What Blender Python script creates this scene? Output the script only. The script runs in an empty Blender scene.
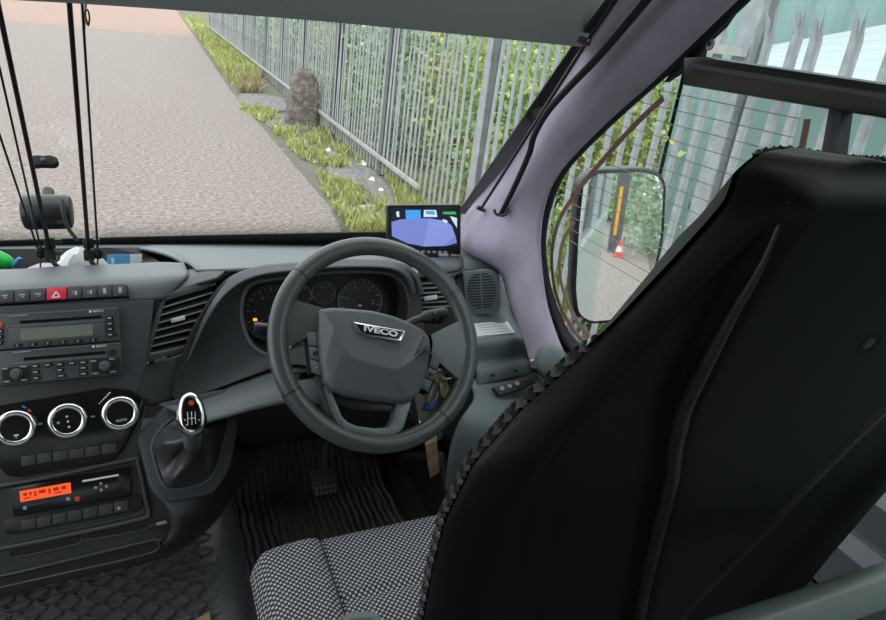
import bpy, bmesh, math, random
from mathutils import Vector, Matrix
random.seed(7)
PI = math.pi
sc = bpy.context.scene
COL = sc.collection
# ------------------------------------------------------------------ camera
FPX = 650.0
CAM = Vector((0.10, 0.0, 1.32))           # world: X right, Y forward, Z up from the cab floor
_d1 = Vector((135-443, -15-310, FPX)); _s = -0.08
_t = -(_d1.x+_d1.y*_s)/FPX
_d3 = Vector((1, _s, _t)).normalized(); _d1.normalize()
_up = -_d1.cross(_d3)
AX, AY, AZ = _d3, _d1, _up                 # world axes written in camera coordinates
def ray(px, py):
    d = Vector((px-443, py-310, FPX))
    return Vector((d.dot(AX), d.dot(AY), d.dot(AZ)))
cam_d = bpy.data.cameras.new('camera'); cam = bpy.data.objects.new('camera', cam_d); COL.objects.link(cam)
cam_d.sensor_width = 36; cam_d.sensor_fit = 'HORIZONTAL'; cam_d.lens = FPX/886*36; cam_d.clip_start = 0.02; cam_d.clip_end = 400
_r = Vector((AX.x, AY.x, AZ.x)); _u = -Vector((AX.y, AY.y, AZ.y)); _b = -Vector((AX.z, AY.z, AZ.z))
cam.matrix_world = Matrix(((_r.x, _u.x, _b.x, CAM.x), (_r.y, _u.y, _b.y, CAM.y), (_r.z, _u.z, _b.z, CAM.z), (0, 0, 0, 1)))
sc.camera = cam
# ------------------------------------------------------------------ sky, sun, exposure
w = bpy.data.worlds.new('overcast_sky'); sc.world = w; w.use_nodes = True
wn = w.node_tree.nodes; wl = w.node_tree.links
bg = wn['Background']
tc = wn.new('ShaderNodeTexCoord'); sx = wn.new('ShaderNodeSeparateXYZ'); mr = wn.new('ShaderNodeMapRange'); cr = wn.new('ShaderNodeValToRGB')
wl.new(tc.outputs['Generated'], sx.inputs[0]); wl.new(sx.outputs['Z'], mr.inputs['Value'])
mr.inputs['From Min'].default_value = 0; mr.inputs['From Max'].default_value = 1
wl.new(mr.outputs[0], cr.inputs[0]); wl.new(cr.outputs[0], bg.inputs['Color'])
cr.color_ramp.elements[0].color = (0.86, 0.90, 0.95, 1); cr.color_ramp.elements[1].color = (0.97, 0.99, 1.0, 1)
bg.inputs['Strength'].default_value = 1.15
sun_d = bpy.data.lights.new('sun', 'SUN'); sun_d.energy = 1.1; sun_d.angle = math.radians(35); sun_d.color = (1, .97, .92)
sun = bpy.data.objects.new('sun', sun_d); COL.objects.link(sun); sun.rotation_euler = (math.radians(38), math.radians(-22), 0)
vs = sc.view_settings
vs.view_transform = 'Standard'; vs.look = 'None'; vs.gamma = 1; vs.use_curve_mapping = False
vs.exposure = 1.18
# ------------------------------------------------------------------ helpers
def at(px, py, Y=None, X=None, Z=None):
    """point seen at a pixel; the distance comes from a plane, given relative to the camera"""
    r = ray(px, py)
    t = Y/r.y if Y is not None else X/r.x if X is not None else Z/r.z
    return CAM + r*t
def R(x, y, z): return CAM + Vector((x, y, z))
def tag(o, label, cat=None, group=None, kind=None):
    o['label'] = label
    if cat: o['category'] = cat
    if group: o['group'] = group
    if kind: o['kind'] = kind
    return o
def struct(o, label=None):
    o['kind'] = 'structure'
    if label: o['label'] = label
    return o
def thing(name, loc, label, cat, group=None):
    e = bpy.data.objects.new(name, None); COL.objects.link(e); e.location = loc; e.empty_display_size = .03
    return tag(e, label, cat, group)
def root_of(o):
    v = Vector(o.location); p = o.parent
    while p: v = v+p.location; p = p.parent
    return v
def mesh(name, V, F, mat, parent=None, smooth=False, mats=None, fm=None, origin=None):
    V = [Vector(v) for v in V]
    if parent is not None and origin is None: off = root_of(parent); loc = Vector((0, 0, 0))
    else:
        off = Vector(origin) if origin is not None else sum(V, Vector())/max(1, len(V))
        if parent is not None: loc = off-root_of(parent)
        else: loc = off
    me = bpy.data.meshes.new(name); me.from_pydata([v-off for v in V], [], F); me.update()
    for m in (mats or [mat]): me.materials.append(m)
    if fm: me.polygons.foreach_set('material_index', fm)
    o = bpy.data.objects.new(name, me); COL.objects.link(o); o.location = loc
    if parent is not None: o.parent = parent
    bm = bmesh.new(); bm.from_mesh(me); bmesh.ops.recalc_face_normals(bm, faces=bm.faces)
    if smooth:
        lim = math.radians(smooth if smooth is not True else 40)
        for f in bm.faces: f.smooth = True
        for e in bm.edges:
            if len(e.link_faces) == 2 and e.calc_face_angle(0) > lim: e.smooth = False
    bm.to_mesh(me); bm.free()
    return o
class MB:
    def __init__(s): s.V = []; s.F = []; s.M = []
    def add(s, V, F, m=0):
        k = len(s.V); s.V += [Vector(v) for v in V]; s.F += [tuple(i+k for i in f) for f in F]; s.M += [m]*len(F); return s
    def build(s, name, mat, parent=None, smooth=False, origin=None):
        if isinstance(mat, list): return mesh(name, s.V, s.F, None, parent, smooth, mat, s.M, origin)
        return mesh(name, s.V, s.F, mat, parent, smooth, origin=origin)
class Frame:
    def __init__(s, o, n, up=(0, 0, 1)):
        s.o = Vector(o); s.n = Vector(n).normalized(); s.u = Vector(up).cross(s.n).normalized(); s.v = s.n.cross(s.u)
    def P(s, u, v, h=0): return s.o+s.u*u+s.v*v+s.n*h
    def hit(s, px, py, h=0):
        r = ray(px, py); t = (s.o+s.n*h-CAM).dot(s.n)/r.dot(s.n); q = CAM+r*t-s.o
        return (q.dot(s.u), q.dot(s.v))
    def pt(s, px, py, h=0): return s.P(*s.hit(px, py, h), h)
def inset(L, d):
    n = len(L); A = sum(L[i][0]*L[(i+1) % n][1]-L[(i+1) % n][0]*L[i][1] for i in range(n))
    sg = 1 if A > 0 else -1; out = []
    for i in range(n):
        a, b, c = L[i-1], L[i], L[(i+1) % n]
        e1 = Vector((b[0]-a[0], b[1]-a[1])); e2 = Vector((c[0]-b[0], c[1]-b[1]))
        if e1.length < 1e-9: e1 = e2
        if e2.length < 1e-9: e2 = e1
        e1.normalize(); e2.normalize()
        n1 = Vector((-e1.y, e1.x))*sg; n2 = Vector((-e2.y, e2.x))*sg; m = n1+n2
        if m.length < .2: m = n1
        else: m = m*(1/(m.length**2/2))
        if m.length > 1.8: m = m.normalized()*1.8
        out.append((b[0]+m.x*d, b[1]+m.y*d))
    return out
def prism_data(L, F, h0, h1, bev=0, seg=2):
    loops = [(L, h0)]
    if bev > 0:
        for k in range(seg+1):
            a = k/seg*PI/2
            loops.append((inset(L, bev*(1-math.cos(a))), h1-bev+bev*math.sin(a)))
    else: loops.append((L, h1))
    n = len(L); V = []; Fs = []
    for l, h in loops: V += [F.P(u, v, h) for u, v in l]
    for k in range(len(loops)-1):
        for i in range(n):
            j = (i+1) % n; Fs.append((k*n+i, k*n+j, (k+1)*n+j, (k+1)*n+i))
    Fs.append(tuple(range(n-1, -1, -1))); Fs.append(tuple((len(loops)-1)*n+i for i in range(n)))
    return V, Fs
def prism(name, L, F, h0, h1, mat, parent=None, bev=0, smooth=35, origin=None):
    V, Fs = prism_data(L, F, h0, h1, bev)
    return mesh(name, V, Fs, mat, parent, smooth, origin=origin)
def pxprism(name, px, F, h0, h1, mat, parent=None, bev=0, rnd=0, smooth=35):
    L = [F.hit(x, y, h1) for x, y in px]
    if rnd: L = roundpoly(L, rnd)
    return prism(name, L, F, h0, h1, mat, parent, bev, smooth)
def roundpoly(L, r, n=4):
    out = []; N = len(L)
    for i in range(N):
        a, b, c = Vector(L[i-1]), Vector(L[i]), Vector(L[(i+1) % N])
        d1 = a-b; d2 = c-b; k = min(r, d1.length*.45, d2.length*.45)
        p = b+d1.normalized()*k; q = b+d2.normalized()*k
        for j in range(n+1):
            t = j/n; out.append(tuple(p*(1-t)**2+b*2*t*(1-t)+q*t*t))
    return out
def rrect(cx, cy, w, h, r=0, n=4, rot=0):
    L = [(-w/2, -h/2), (w/2, -h/2), (w/2, h/2), (-w/2, h/2)]
    if r > 0: L = roundpoly(L, r, n)
    c, s = math.cos(rot), math.sin(rot)
    return [(cx+x*c-y*s, cy+x*s+y*c) for x, y in L]
def circ(cx, cy, r, n=24, ry=None): return [(cx+r*math.cos(2*PI*i/n), cy+(ry or r)*math.sin(2*PI*i/n)) for i in range(n)]
def lathe_data(F, cu, cv, prof, n=28):
    V = []; Fs = []
    for r, h in prof: V += [F.P(cu+r*math.cos(2*PI*i/n), cv+r*math.sin(2*PI*i/n), h) for i in range(n)]
    for k in range(len(prof)-1):
        for i in range(n):
            j = (i+1) % n; Fs.append((k*n+i, k*n+j, (k+1)*n+j, (k+1)*n+i))
    Fs.append(tuple(range(n))); Fs.append(tuple((len(prof)-1)*n+i for i in range(n)))
    return V, Fs
def lathe(name, F, cu, cv, prof, mat, parent=None, n=28, smooth=35):
    V, Fs = lathe_data(F, cu, cv, prof, n); return mesh(name, V, Fs, mat, parent, smooth)
def smooth_path(P, k=6, closed=False):
    P = [Vector(p) for p in P]; n = len(P); out = []
    for i in range(n if closed else n-1):
        g = (lambda j: P[j % n]) if closed else (lambda j: P[max(0, min(n-1, j))])
        p0, p1, p2, p3 = g(i-1), g(i), g(i+1), g(i+2)
        for s in range(k):
            t = s/k
            out.append(.5*((2*p1)+(p2-p0)*t+(2*p0-5*p1+4*p2-p3)*t*t+(3*p1-p0-3*p2+p3)*t**3))
    if not closed: out.append(P[-1])
    return out
def tube_data(path, r, n=8, closed=False, flat=1.0, up=None):
    path = [Vector(p) for p in path]; N = len(path); V = []; Fs = []; prev = None
    for i, p in enumerate(path):
        if closed: t = path[(i+1) % N]-path[i-1]
        else: t = path[min(N-1, i+1)]-path[max(0, i-1)]
        t = t.normalized() if t.length > 1e-9 else Vector((0, 0, 1))
        if up is not None: a = Vector(up)
        elif prev is None: a = Vector((0, 0, 1)) if abs(t.z) < .9 else Vector((1, 0, 0))
        else: a = prev
        a = (a-t*a.dot(t)).normalized(); prev = a; b = t.cross(a)
        rr = r[i] if isinstance(r, (list, tuple)) else r
        V += [p+a*math.cos(2*PI*k/n)*rr*flat+b*math.sin(2*PI*k/n)*rr for k in range(n)]
    for i in range(N if closed else N-1):
        for k in range(n):
            j = (i+1) % N; l = (k+1) % n
            Fs.append((i*n+k, i*n+l, j*n+l, j*n+k))
    if not closed: Fs.append(tuple(range(n))); Fs.append(tuple((N-1)*n+k for k in range(n)))
    return V, Fs
def tube(name, path, r, mat, parent=None, n=8, closed=False, smooth=60, **k):
    V, Fs = tube_data(path, r, n, closed, **k); return mesh(name, V, Fs, mat, parent, smooth)
def box_data(c, s):
    c = Vector(c); x, y, z = s[0]/2, s[1]/2, s[2]/2
    return [c+Vector((a*x, b*y, d*z)) for a in (-1, 1) for b in (-1, 1) for d in (-1, 1)], [(0, 1, 3, 2), (4, 6, 7, 5), (0, 4, 5, 1), (2, 3, 7, 6), (0, 2, 6, 4), (1, 5, 7, 3)]
def box(name, c, s, mat, parent=None):
    return mesh(name, *box_data(c, s), mat, parent)
def grid(rows):
    V = [p for r in rows for p in r]; n = len(rows[0])
    return V, [(i*n+j, i*n+j+1, (i+1)*n+j+1, (i+1)*n+j) for i in range(len(rows)-1) for j in range(n-1)]
def patch(name, rows, mat, parent=None, thick=.004, sub=2, sharp=False):
    """a sheet through rows of 3D points, smoothed and given thickness"""
    if not sharp:
        rows = [smooth_path(r, 4) for r in rows]
        cols = [smooth_path(list(c), 4) for c in zip(*rows)]
        rows = [list(r) for r in zip(*cols)]
    V, F = grid(rows); o = mesh(name, V, F, mat, parent, 50)
    m = o.modifiers.new('t', 'SOLIDIFY'); m.thickness = thick; m.offset = -1
    # make the sheet thicken away from the camera
    me = o.data; c = sum((p.center for p in me.polygons), Vector())/len(me.polygons)+root_of(o); nn = sum((p.normal*p.area for p in me.polygons), Vector())
    if nn.dot(CAM-c) < 0: m.offset = 1
    return o
def text(name, s, F, cu, cv, size, h, mat, parent, depth=.0004, bold=0, sxy=(1, 1), rot=0):
    cu_ = bpy.data.curves.new('t', 'FONT'); cu_.body = s; cu_.size = size; cu_.align_x = 'CENTER'; cu_.align_y = 'CENTER'; cu_.extrude = depth; cu_.offset = bold; cu_.resolution_u = 3
    ob = bpy.data.objects.new('t', cu_); COL.objects.link(ob)
    dg = bpy.context.evaluated_depsgraph_get(); me = bpy.data.meshes.new_from_object(ob.evaluated_get(dg))
    c, sn = math.cos(rot), math.sin(rot)
    V = [F.P(cu+(v.co.x*sxy[0])*c-(v.co.y*sxy[1])*sn, cv+(v.co.x*sxy[0])*sn+(v.co.y*sxy[1])*c, h+v.co.z) for v in me.vertices]
    Fs = [tuple(p.vertices) for p in me.polygons]
    bpy.data.objects.remove(ob); bpy.data.curves.remove(cu_); bpy.data.meshes.remove(me)
    return mesh(name, V, Fs, mat, parent)
# ------------------------------------------------------------------ materials
def mat(name, col, rough=.5, metal=0, bump=0, bscale=200, var=0, vscale=8, spec=.5, emit=None, coat=0):
    m = bpy.data.materials.new(name); m.use_nodes = True; nt = m.node_tree; N = nt.nodes; L = nt.links; b = N['Principled BSDF']
    b.inputs['Base Color'].default_value = (*col, 1); b.inputs['Roughness'].default_value = rough; b.inputs['Metallic'].default_value = metal
    b.inputs['Specular IOR Level'].default_value = spec; b.inputs['Coat Weight'].default_value = coat
    if emit: b.inputs['Emission Color'].default_value = (*col, 1); b.inputs['Emission Strength'].default_value = emit
    if bump or var:
        t = N.new('ShaderNodeTexCoord')
    if bump:
        n = N.new('ShaderNodeTexNoise'); n.inputs['Scale'].default_value = bscale; n.inputs['Detail'].default_value = 3
        bp = N.new('ShaderNodeBump'); bp.inputs['Strength'].default_value = bump; bp.inputs['Distance'].default_value = .002
        L.new(t.outputs['Object'], n.inputs['Vector']); L.new(n.outputs['Fac'], bp.inputs['Height']); L.new(bp.outputs[0], b.inputs['Normal'])
    if var:
        n2 = N.new('ShaderNodeTexNoise'); n2.inputs['Scale'].default_value = vscale; n2.inputs['Detail'].default_value = 5
        rmp = N.new('ShaderNodeValToRGB'); e = rmp.color_ramp.elements
        e[0].position = .3; e[1].position = .7
        e[0].color = (*[c*(1-var) for c in col], 1); e[1].color = (*[min(1, c*(1+var)) for c in col], 1)
        L.new(t.outputs['Object'], n2.inputs['Vector']); L.new(n2.outputs['Fac'], rmp.inputs[0]); L.new(rmp.outputs[0], b.inputs['Base Color'])
    return m
def glass(name, tint=(1, 1, 1), refl=.06, haze=0):
    m = bpy.data.materials.new(name); m.use_nodes = True; nt = m.node_tree; N = nt.nodes; L = nt.links
    N.remove(N['Principled BSDF']); o = N['Material Output']
    tr = N.new('ShaderNodeBsdfTransparent'); tr.inputs[0].default_value = (*tint, 1)
    gl = N.new('ShaderNodeBsdfGlossy'); gl.inputs['Roughness'].default_value = .02
    lw = N.new('ShaderNodeLayerWeight'); lw.inputs['Blend'].default_value = .5
    pw = N.new('ShaderNodeMath'); pw.operation = 'POWER'; pw.inputs[1].default_value = 4; L.new(lw.outputs['Facing'], pw.inputs[0])
    fr = N.new('ShaderNodeMath'); fr.operation = 'MULTIPLY_ADD'; fr.inputs[1].default_value = .5; fr.inputs[2].default_value = refl*.4; L.new(pw.outputs[0], fr.inputs[0])
    mx = N.new('ShaderNodeMixShader'); L.new(fr.outputs[0], mx.inputs[0]); L.new(tr.outputs[0], mx.inputs[1]); L.new(gl.outputs[0], mx.inputs[2])
    L.new(mx.outputs[0], o.inputs[0]); return m
def weave(name, dark, light, p, axes=('X', 'Y'), thr=.12, rough=.9):
    """woven cloth: staggered pale dots on a dark ground"""
    m = mat(name, dark, rough); nt = m.node_tree; N = nt.nodes; L = nt.links; b = N['Principled BSDF']
    t = N.new('ShaderNodeTexCoord'); s = N.new('ShaderNodeSeparateXYZ'); L.new(t.outputs['Object'], s.inputs[0])
    w_ = []
    for a in axes:
        mu = N.new('ShaderNodeMath'); mu.operation = 'MULTIPLY'; mu.inputs[1].default_value = 2*PI/p; L.new(s.outputs[a], mu.inputs[0])
        sn = N.new('ShaderNodeMath'); sn.operation = 'SINE'; L.new(mu.outputs[0], sn.inputs[0]); w_.append(sn)
    pr = N.new('ShaderNodeMath'); pr.operation = 'MULTIPLY'; L.new(w_[0].outputs[0], pr.inputs[0]); L.new(w_[1].outputs[0], pr.inputs[1])
    r = N.new('ShaderNodeValToRGB'); r.color_ramp.elements[0].position = thr; r.color_ramp.elements[1].position = thr+.25
    r.color_ramp.elements[0].color = (*dark, 1); r.color_ramp.elements[1].color = (*light, 1)
    L.new(pr.outputs[0], r.inputs[0]); L.new(r.outputs[0], b.inputs['Base Color'])
    bp = N.new('ShaderNodeBump'); bp.inputs['Strength'].default_value = .4; bp.inputs['Distance'].default_value = .002; L.new(pr.outputs[0], bp.inputs['Height']); L.new(bp.outputs[0], b.inputs['Normal'])
    return m
def layered(name, stops, scale, rough=.9, bump=.5, bscale=60, detail=8, dist=.01):
    m = mat(name, stops[0][1], rough); nt = m.node_tree; N = nt.nodes; L = nt.links; b = N['Principled BSDF']
    t = N.new('ShaderNodeTexCoord'); n = N.new('ShaderNodeTexNoise'); n.inputs['Scale'].default_value = scale; n.inputs['Detail'].default_value = detail; n.inputs['Roughness'].default_value = .65
    r = N.new('ShaderNodeValToRGB'); L.new(t.outputs['Object'], n.inputs['Vector']); L.new(n.outputs['Fac'], r.inputs[0]); L.new(r.outputs[0], b.inputs['Base Color'])
    while len(r.color_ramp.elements) < len(stops): r.color_ramp.elements.new(.5)
    for e, (p, c) in zip(r.color_ramp.elements, stops): e.position = p; e.color = (*c, 1)
    n2 = N.new('ShaderNodeTexNoise'); n2.inputs['Scale'].default_value = bscale; n2.inputs['Detail'].default_value = 4; L.new(t.outputs['Object'], n2.inputs['Vector'])
    bp = N.new('ShaderNodeBump'); bp.inputs['Strength'].default_value = bump; bp.inputs['Distance'].default_value = dist; L.new(n2.outputs['Fac'], bp.inputs['Height']); L.new(bp.outputs[0], b.inputs['Normal'])
    return m
M = {}
def sc_(c, k): return tuple(x*k for x in c)
M['dash'] = mat('dash_grey_plastic', (.115, .128, .135), .48, bump=.25, bscale=700)
M['dashdk'] = mat('charcoal_plastic', (.042, .045, .049), .5, bump=.25, bscale=700)
M['dashmid'] = mat('mid_grey_plastic', (.075, .083, .09), .5, bump=.25, bscale=700)
M['green'] = mat('grey_green_plastic', (.135, .165, .168), .5, bump=.2, bscale=700)
M['radio'] = mat('radio_face', (.058, .064, .068), .4)
M['railgrey'] = mat('rail_paint', (.30, .36, .345), .3)
M['sill'] = mat('sill_grey', (.25, .27, .28), .4)
M['slat'] = mat('pale_slat_edge', (.26, .28, .29), .4)
M['dialface'] = mat('dial_face', (.022, .024, .026), .35)
M['tab'] = mat('silver_tab', (.75, .76, .77), .35)
M['black'] = mat('black_plastic', (.010, .011, .012), .4)
M['gloss'] = mat('gloss_black', (.006, .006, .007), .15)
M['rubber'] = mat('black_rubber', (.009, .009, .010), .75)
M['chrome'] = mat('chrome', (.85, .86, .87), .12, 1)
M['satin'] = mat('satin_grey_metal', (.16, .175, .18), .42, .35)
M['white'] = mat('white_print', (.75, .75, .75), .6)
M['greyprint'] = mat('grey_print', (.35, .36, .37), .6)
M['red'] = mat('hazard_red', (.62, .02, .05), .4)
M['redp'] = mat('red_print', (.7, .06, .05), .5)
M['bluep'] = mat('blue_print', (.05, .16, .75), .5)
M['amber'] = mat('amber_lamp', (.9, .35, .02), .5, emit=.7)
M['leather'] = mat('wheel_leather', (.072, .079, .081), .27, bump=.08, bscale=450)
M['hub'] = mat('airbag_plastic', (.098, .104, .112), .5, bump=.4, bscale=600)
M['shell'] = mat('seat_back_plastic', (.0035, .0045, .0052), .5, bump=.05, bscale=500, spec=.25)
M['ridge'] = mat('seat_ridge_highlight', (.016, .015, .015), .35, spec=.6)  # lighter than the shell: the ridge's highlight is put into the colour
M['bolster'] = mat('seat_bolster_vinyl', (.008, .009, .010), .55, bump=.05, bscale=400, spec=.3)
M['mauve'] = mat('mauve_pillar_fabric', (.40, .345, .435), .95, bump=.5, bscale=350, var=.10, vscale=14)
M['liner'] = mat('roof_lining_grey', (.40, .43, .425), .85, bump=.2, bscale=300)
M['lining'] = mat('pale_body_lining', (.5, .5, .5), .85)
M['vanwhite'] = mat('white_van_paint', (.78, .80, .82), .3, coat=.3)
M['lcd'] = mat('pale_green_lcd', (.17, .20, .155), .35)
M['orange'] = mat('orange_display', (1.0, .10, .015), .5, emit=.30)
M['orangedk'] = mat('display_ink', (.45, .03, .005), .5, emit=.12)
M['wood'] = layered('tan_wood', [(.3, (.30, .20, .10)), (.7, (.52, .39, .23))], 30, .8, .2)
M['paper'] = mat('paper_white', (.70, .73, .73), .8, bump=.6, bscale=60)
M['sticker'] = mat('sticker_white', (.72, .76, .77), .6)
M['toyg'] = mat('bright_green_wrapper', (.03, .62, .10), .35)
M['toyb'] = mat('blue_wrapper', (.04, .22, .62), .35)
M['cardb'] = mat('card_blue', (.10, .36, .68), .5)
M['pink'] = mat('pale_pink_paper', (.62, .52, .52), .7)
M['brown'] = mat('brown_heating_print', (.22, .125, .085), .7)
M['copper'] = mat('thin_brown_wire', (.30, .20, .15), .6)
M['brass'] = mat('brass_key', (.62, .50, .32), .35, .8)
M['steel'] = mat('steel_key', (.55, .55, .54), .3, .9)
M['mirror'] = mat('mirror_glass', (.93, .95, .95), .02, 1)
M['lgl'] = glass('windscreen_glass', (.97, .99, .985)); M['sgl'] = glass('side_glass', (.86, .95, .945))
M['tint'] = glass('rear_dimming_glass', (.55, .57, .57))  # tint added to weaken light from the unseen rear windows
M['galv'] = layered('galvanised_steel', [(.3, (0.186, 0.202, 0.211)), (.55, (0.267, 0.282, 0.291)), (.75, (0.347, 0.360, 0.366))], 9, .6, .2)
M['galv'].node_tree.nodes['Principled BSDF'].inputs['Metallic'].default_value = .1
M['post'] = layered('dull_grey_steel_post', [(.3, (0.065, 0.067, 0.074)), (.7, (0.119, 0.122, 0.131))], 8, .65, .2)
M['rail'] = layered('pale_steel_rail', [(.3, (0.260, 0.254, 0.242)), (.7, (0.384, 0.378, 0.372))], 8, .65, .2)
M['road'] = layered('worn_red_grey_tarmac', [(.36, (0.112, 0.088, 0.080)), (.5, (0.190, 0.158, 0.143)), (.64, (0.288, 0.250, 0.230))], 19, .9, .3, 90, 14, .01)
M['roadred'] = layered('reddish_tarmac', [(.3, (0.228, 0.144, 0.114)), (.7, (0.300, 0.210, 0.174))], 8, .9, .6, 200)
M['soil'] = layered('verge_soil', [(.3, (0.062, 0.056, 0.046)), (.45, (0.130, 0.118, 0.102)), (.55, (0.099, 0.105, 0.050)), (.7, (0.236, 0.223, 0.205))], 2.6, .95, .9, 30)
M['gravel'] = layered('pale_gravel', [(.35, (0.087, 0.087, 0.087)), (.6, (0.211, 0.205, 0.198)), (.75, (0.372, 0.366, 0.353))], 14, .95, .9, 60)
M['conc'] = layered('weathered_stump', [(.3, (0.049, 0.043, 0.038)), (.5, (0.117, 0.099, 0.086)), (.72, (0.270, 0.233, 0.189))], 9, .95, 1, 25, 8, .03)
def leafmat(name, a, b):
    m = mat(name, a, .6); nt = m.node_tree; N = nt.nodes; L = nt.links; p = N['Principled BSDF']
    oi = N.new('ShaderNodeNewGeometry'); r = N.new('ShaderNodeValToRGB'); r.color_ramp.elements[0].color = (*a, 1); r.color_ramp.elements[1].color = (*b, 1)
    L.new(oi.outputs['Random Per Island'], r.inputs[0]); L.new(r.outputs[0], p.inputs['Base Color'])
    p.inputs['Subsurface Weight'].default_value = 0
    tl = N.new('ShaderNodeBsdfTranslucent'); L.new(r.outputs[0], tl.inputs[0]); mx = N.new('ShaderNodeMixShader'); mx.inputs[0].default_value = .35
    L.new(p.outputs[0], mx.inputs[1]); L.new(tl.outputs[0], mx.inputs[2]); L.new(mx.outputs[0], N['Material Output'].inputs[0])
    return m
M['leaf1'] = leafmat('leaf_green', (0.173, 0.311, 0.127), (0.519, 0.674, 0.292)); M['leaf2'] = leafmat('leaf_yellow_green', (0.251, 0.330, 0.131), (0.689, 0.725, 0.289))
M['leaf3'] = leafmat('leaf_grey_green', (0.193, 0.280, 0.204), (0.553, 0.659, 0.484))
M['grass'] = leafmat('grass_blade', (0.195, 0.247, 0.058), (0.468, 0.481, 0.182)); M['dry'] = leafmat('dry_grass_blade', (0.225, 0.180, 0.090), (0.390, 0.315, 0.188))
M['flower'] = mat('yellow_petals', (0.465, 0.384, 0.037), .6)
M['teal'] = layered('teal_wall_paint', [(.3, (0.174, 0.279, 0.267)), (.7, (0.248, 0.360, 0.341))], 1.2, .7, .1)
M['roofw'] = mat('white_roof_sheet', (.36, .40, .405), .5)
M['coner'] = mat('cone_red', (.8, .06, .02), .5); M['yellow'] = mat('yellow_marker', (.8, .42, .02), .5)
M['rubfloor'] = mat('rubber_floor', (.12, .125, .128), .4, bump=.3, bscale=300)
M['carpet'] = mat('black_carpet', (.24, .24, .245), 1, bump=1, bscale=900, var=.5, vscale=300, spec=.1)
M['fabric'] = weave('seat_fabric', (.035, .035, .042), (.46, .46, .49), .0098)
M['boot'] = mat('gear_boot_leatherette', (.042, .045, .048), .30, bump=.12, bscale=90)
M['suede'] = mat('black_frit', (.006, .006, .007), .6)

# ================================================================== OUTSIDE
ZR = -0.72                                  # road surface, the cab floor is 0.72 m above it
def flat(name, pts, z, m, label):
    return struct(mesh(name, [(x, y, z) for x, y in pts], [tuple(range(len(pts)))], m, origin=(0, 0, z)), label)
flat('ground', [(-60, -60), (80, -60), (80, 120), (-60, 120)], ZR-.03, M['soil'], 'bare soil and weeds around the lane')
edge_px = [(345, 238), (329, 206), (280, 148), (231, 91), (195, 37), (176, 10), (160, -8)]
edge = [at(x, y, Z=-2.04) for x, y in edge_px]
edge = [(p.x, p.y) for p in edge]
flat('road', [(-9, -40)]+[(1.75, -40), (1.78, 0)]+edge[:5]+[(-9, edge[4][1])], ZR, M['road'], 'worn reddish grey tarmac lane running uphill past the fence')
y5 = edge[4][1]
flat('road_end', [(-9, y5), edge[4], edge[5], (edge[6][0], edge[6][1]), (2, 90), (-9, 90)], ZR, M['roadred'], 'redder tarmac patch at the far end of the lane')
FX = CAM.x+2.69                              # fence line
LEAN = Vector((.04, .03, 1))
# gravel, dirt and slab on the verge
def blobpatch(name, px, m, lab, h):
    L = [at(x, y, Z=-2.04) for x, y in px]; L = roundpoly([(p.x, p.y) for p in L], 5)
    V = [(x, y, ZR-.02) for x, y in L]+[(x, y, ZR+h) for x, y in inset(L, .03)]; n = len(L)
    return struct(mesh(name, V, [(i, (i+1) % n, n+(i+1) % n, n+i) for i in range(n)]+[tuple(range(n, 2*n))], m), lab)
blobpatch('gravel_bed', [(238, 93), (284, 97), (291, 110), (262, 112), (240, 106)], M['gravel'], 'pale gravel strip between lane and fence', .01)
blobpatch('dirt_bed', [(256, 112), (312, 118), (318, 128), (275, 132)], M['gravel'], 'dark stony dirt below the leaning stump', .012)
blobpatch('dirt_bed', [(326, 148), (372, 168), (420, 196), (410, 207), (372, 200), (340, 184), (322, 162)], M['gravel'], 'littered stony dirt along the near fence foot', .01)
blobpatch('paving_slab', [(348, 206), (384, 204), (386, 216), (358, 222)], M['rail'], 'broken pale concrete slab at the lane edge', .015)
# --- palisade fence
fence = thing('palisade_fence', (FX, 2.4, ZR), 'galvanised steel palisade fence with pointed pales along the lane', 'fence')
fence.rotation_euler.z = -.027      # the fence drifts away from the lane uphill
prof = [(-.031, 0), (-.023, -.006), (-.008, .002), (0, .005), (.008, .002), (.023, -.006), (.031, 0)]   # W section: x along the fence, y across
def pale_mesh():
    V = []; F = []; n = len(prof)
    tops = [2.16, 2.26, 2.20, 2.15, 2.20, 2.26, 2.16]; lv = [0.05, 1.1, 2.12]
    for s in (0, 1):
        o = s*.003
        for z in lv: V += [(o+y+LEAN.x*z, x+LEAN.y*z, z) for x, y in prof]
        V += [(o+y-(.03 if t > 2.22 else .01)+LEAN.x*t, x*(1.25 if t > 2.22 else .9)+LEAN.y*t, t) for (x, y), t in zip(prof, tops)]
    k = n*4
    for s in (0, 1):
        for r in range(3):
            for i in range(n-1): F.append((s*k+r*n+i, s*k+r*n+i+1, s*k+(r+1)*n+i+1, s*k+(r+1)*n+i))
    me = bpy.data.meshes.new('pale'); me.from_pydata(V, [], F); me.materials.append(M['galv']); me.update(); return me
pm = pale_mesh()
def child(name, me, parent, loc, rot=(0, 0, 0), scale=(1, 1, 1)):
    o = bpy.data.objects.new(name, me); COL.objects.link(o); o.parent = parent; o.location = loc; o.rotation_euler = rot; o.scale = scale; return o
posts_y = [2.60+2.93*i for i in range(-3, 15)]
y = -4.0; k = 0
while y < 43:
    d = min(abs(y-p) for p in posts_y)
    if d > .06:
        child('pale', pm, fence, (random.uniform(-.006, .006), y-2.4, random.uniform(-.03, .03)), (random.uniform(-.012, .012), random.uniform(-.012, .012), random.uniform(-.1, .1)))
    y += .158+random.uniform(-.008, .008)
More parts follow.
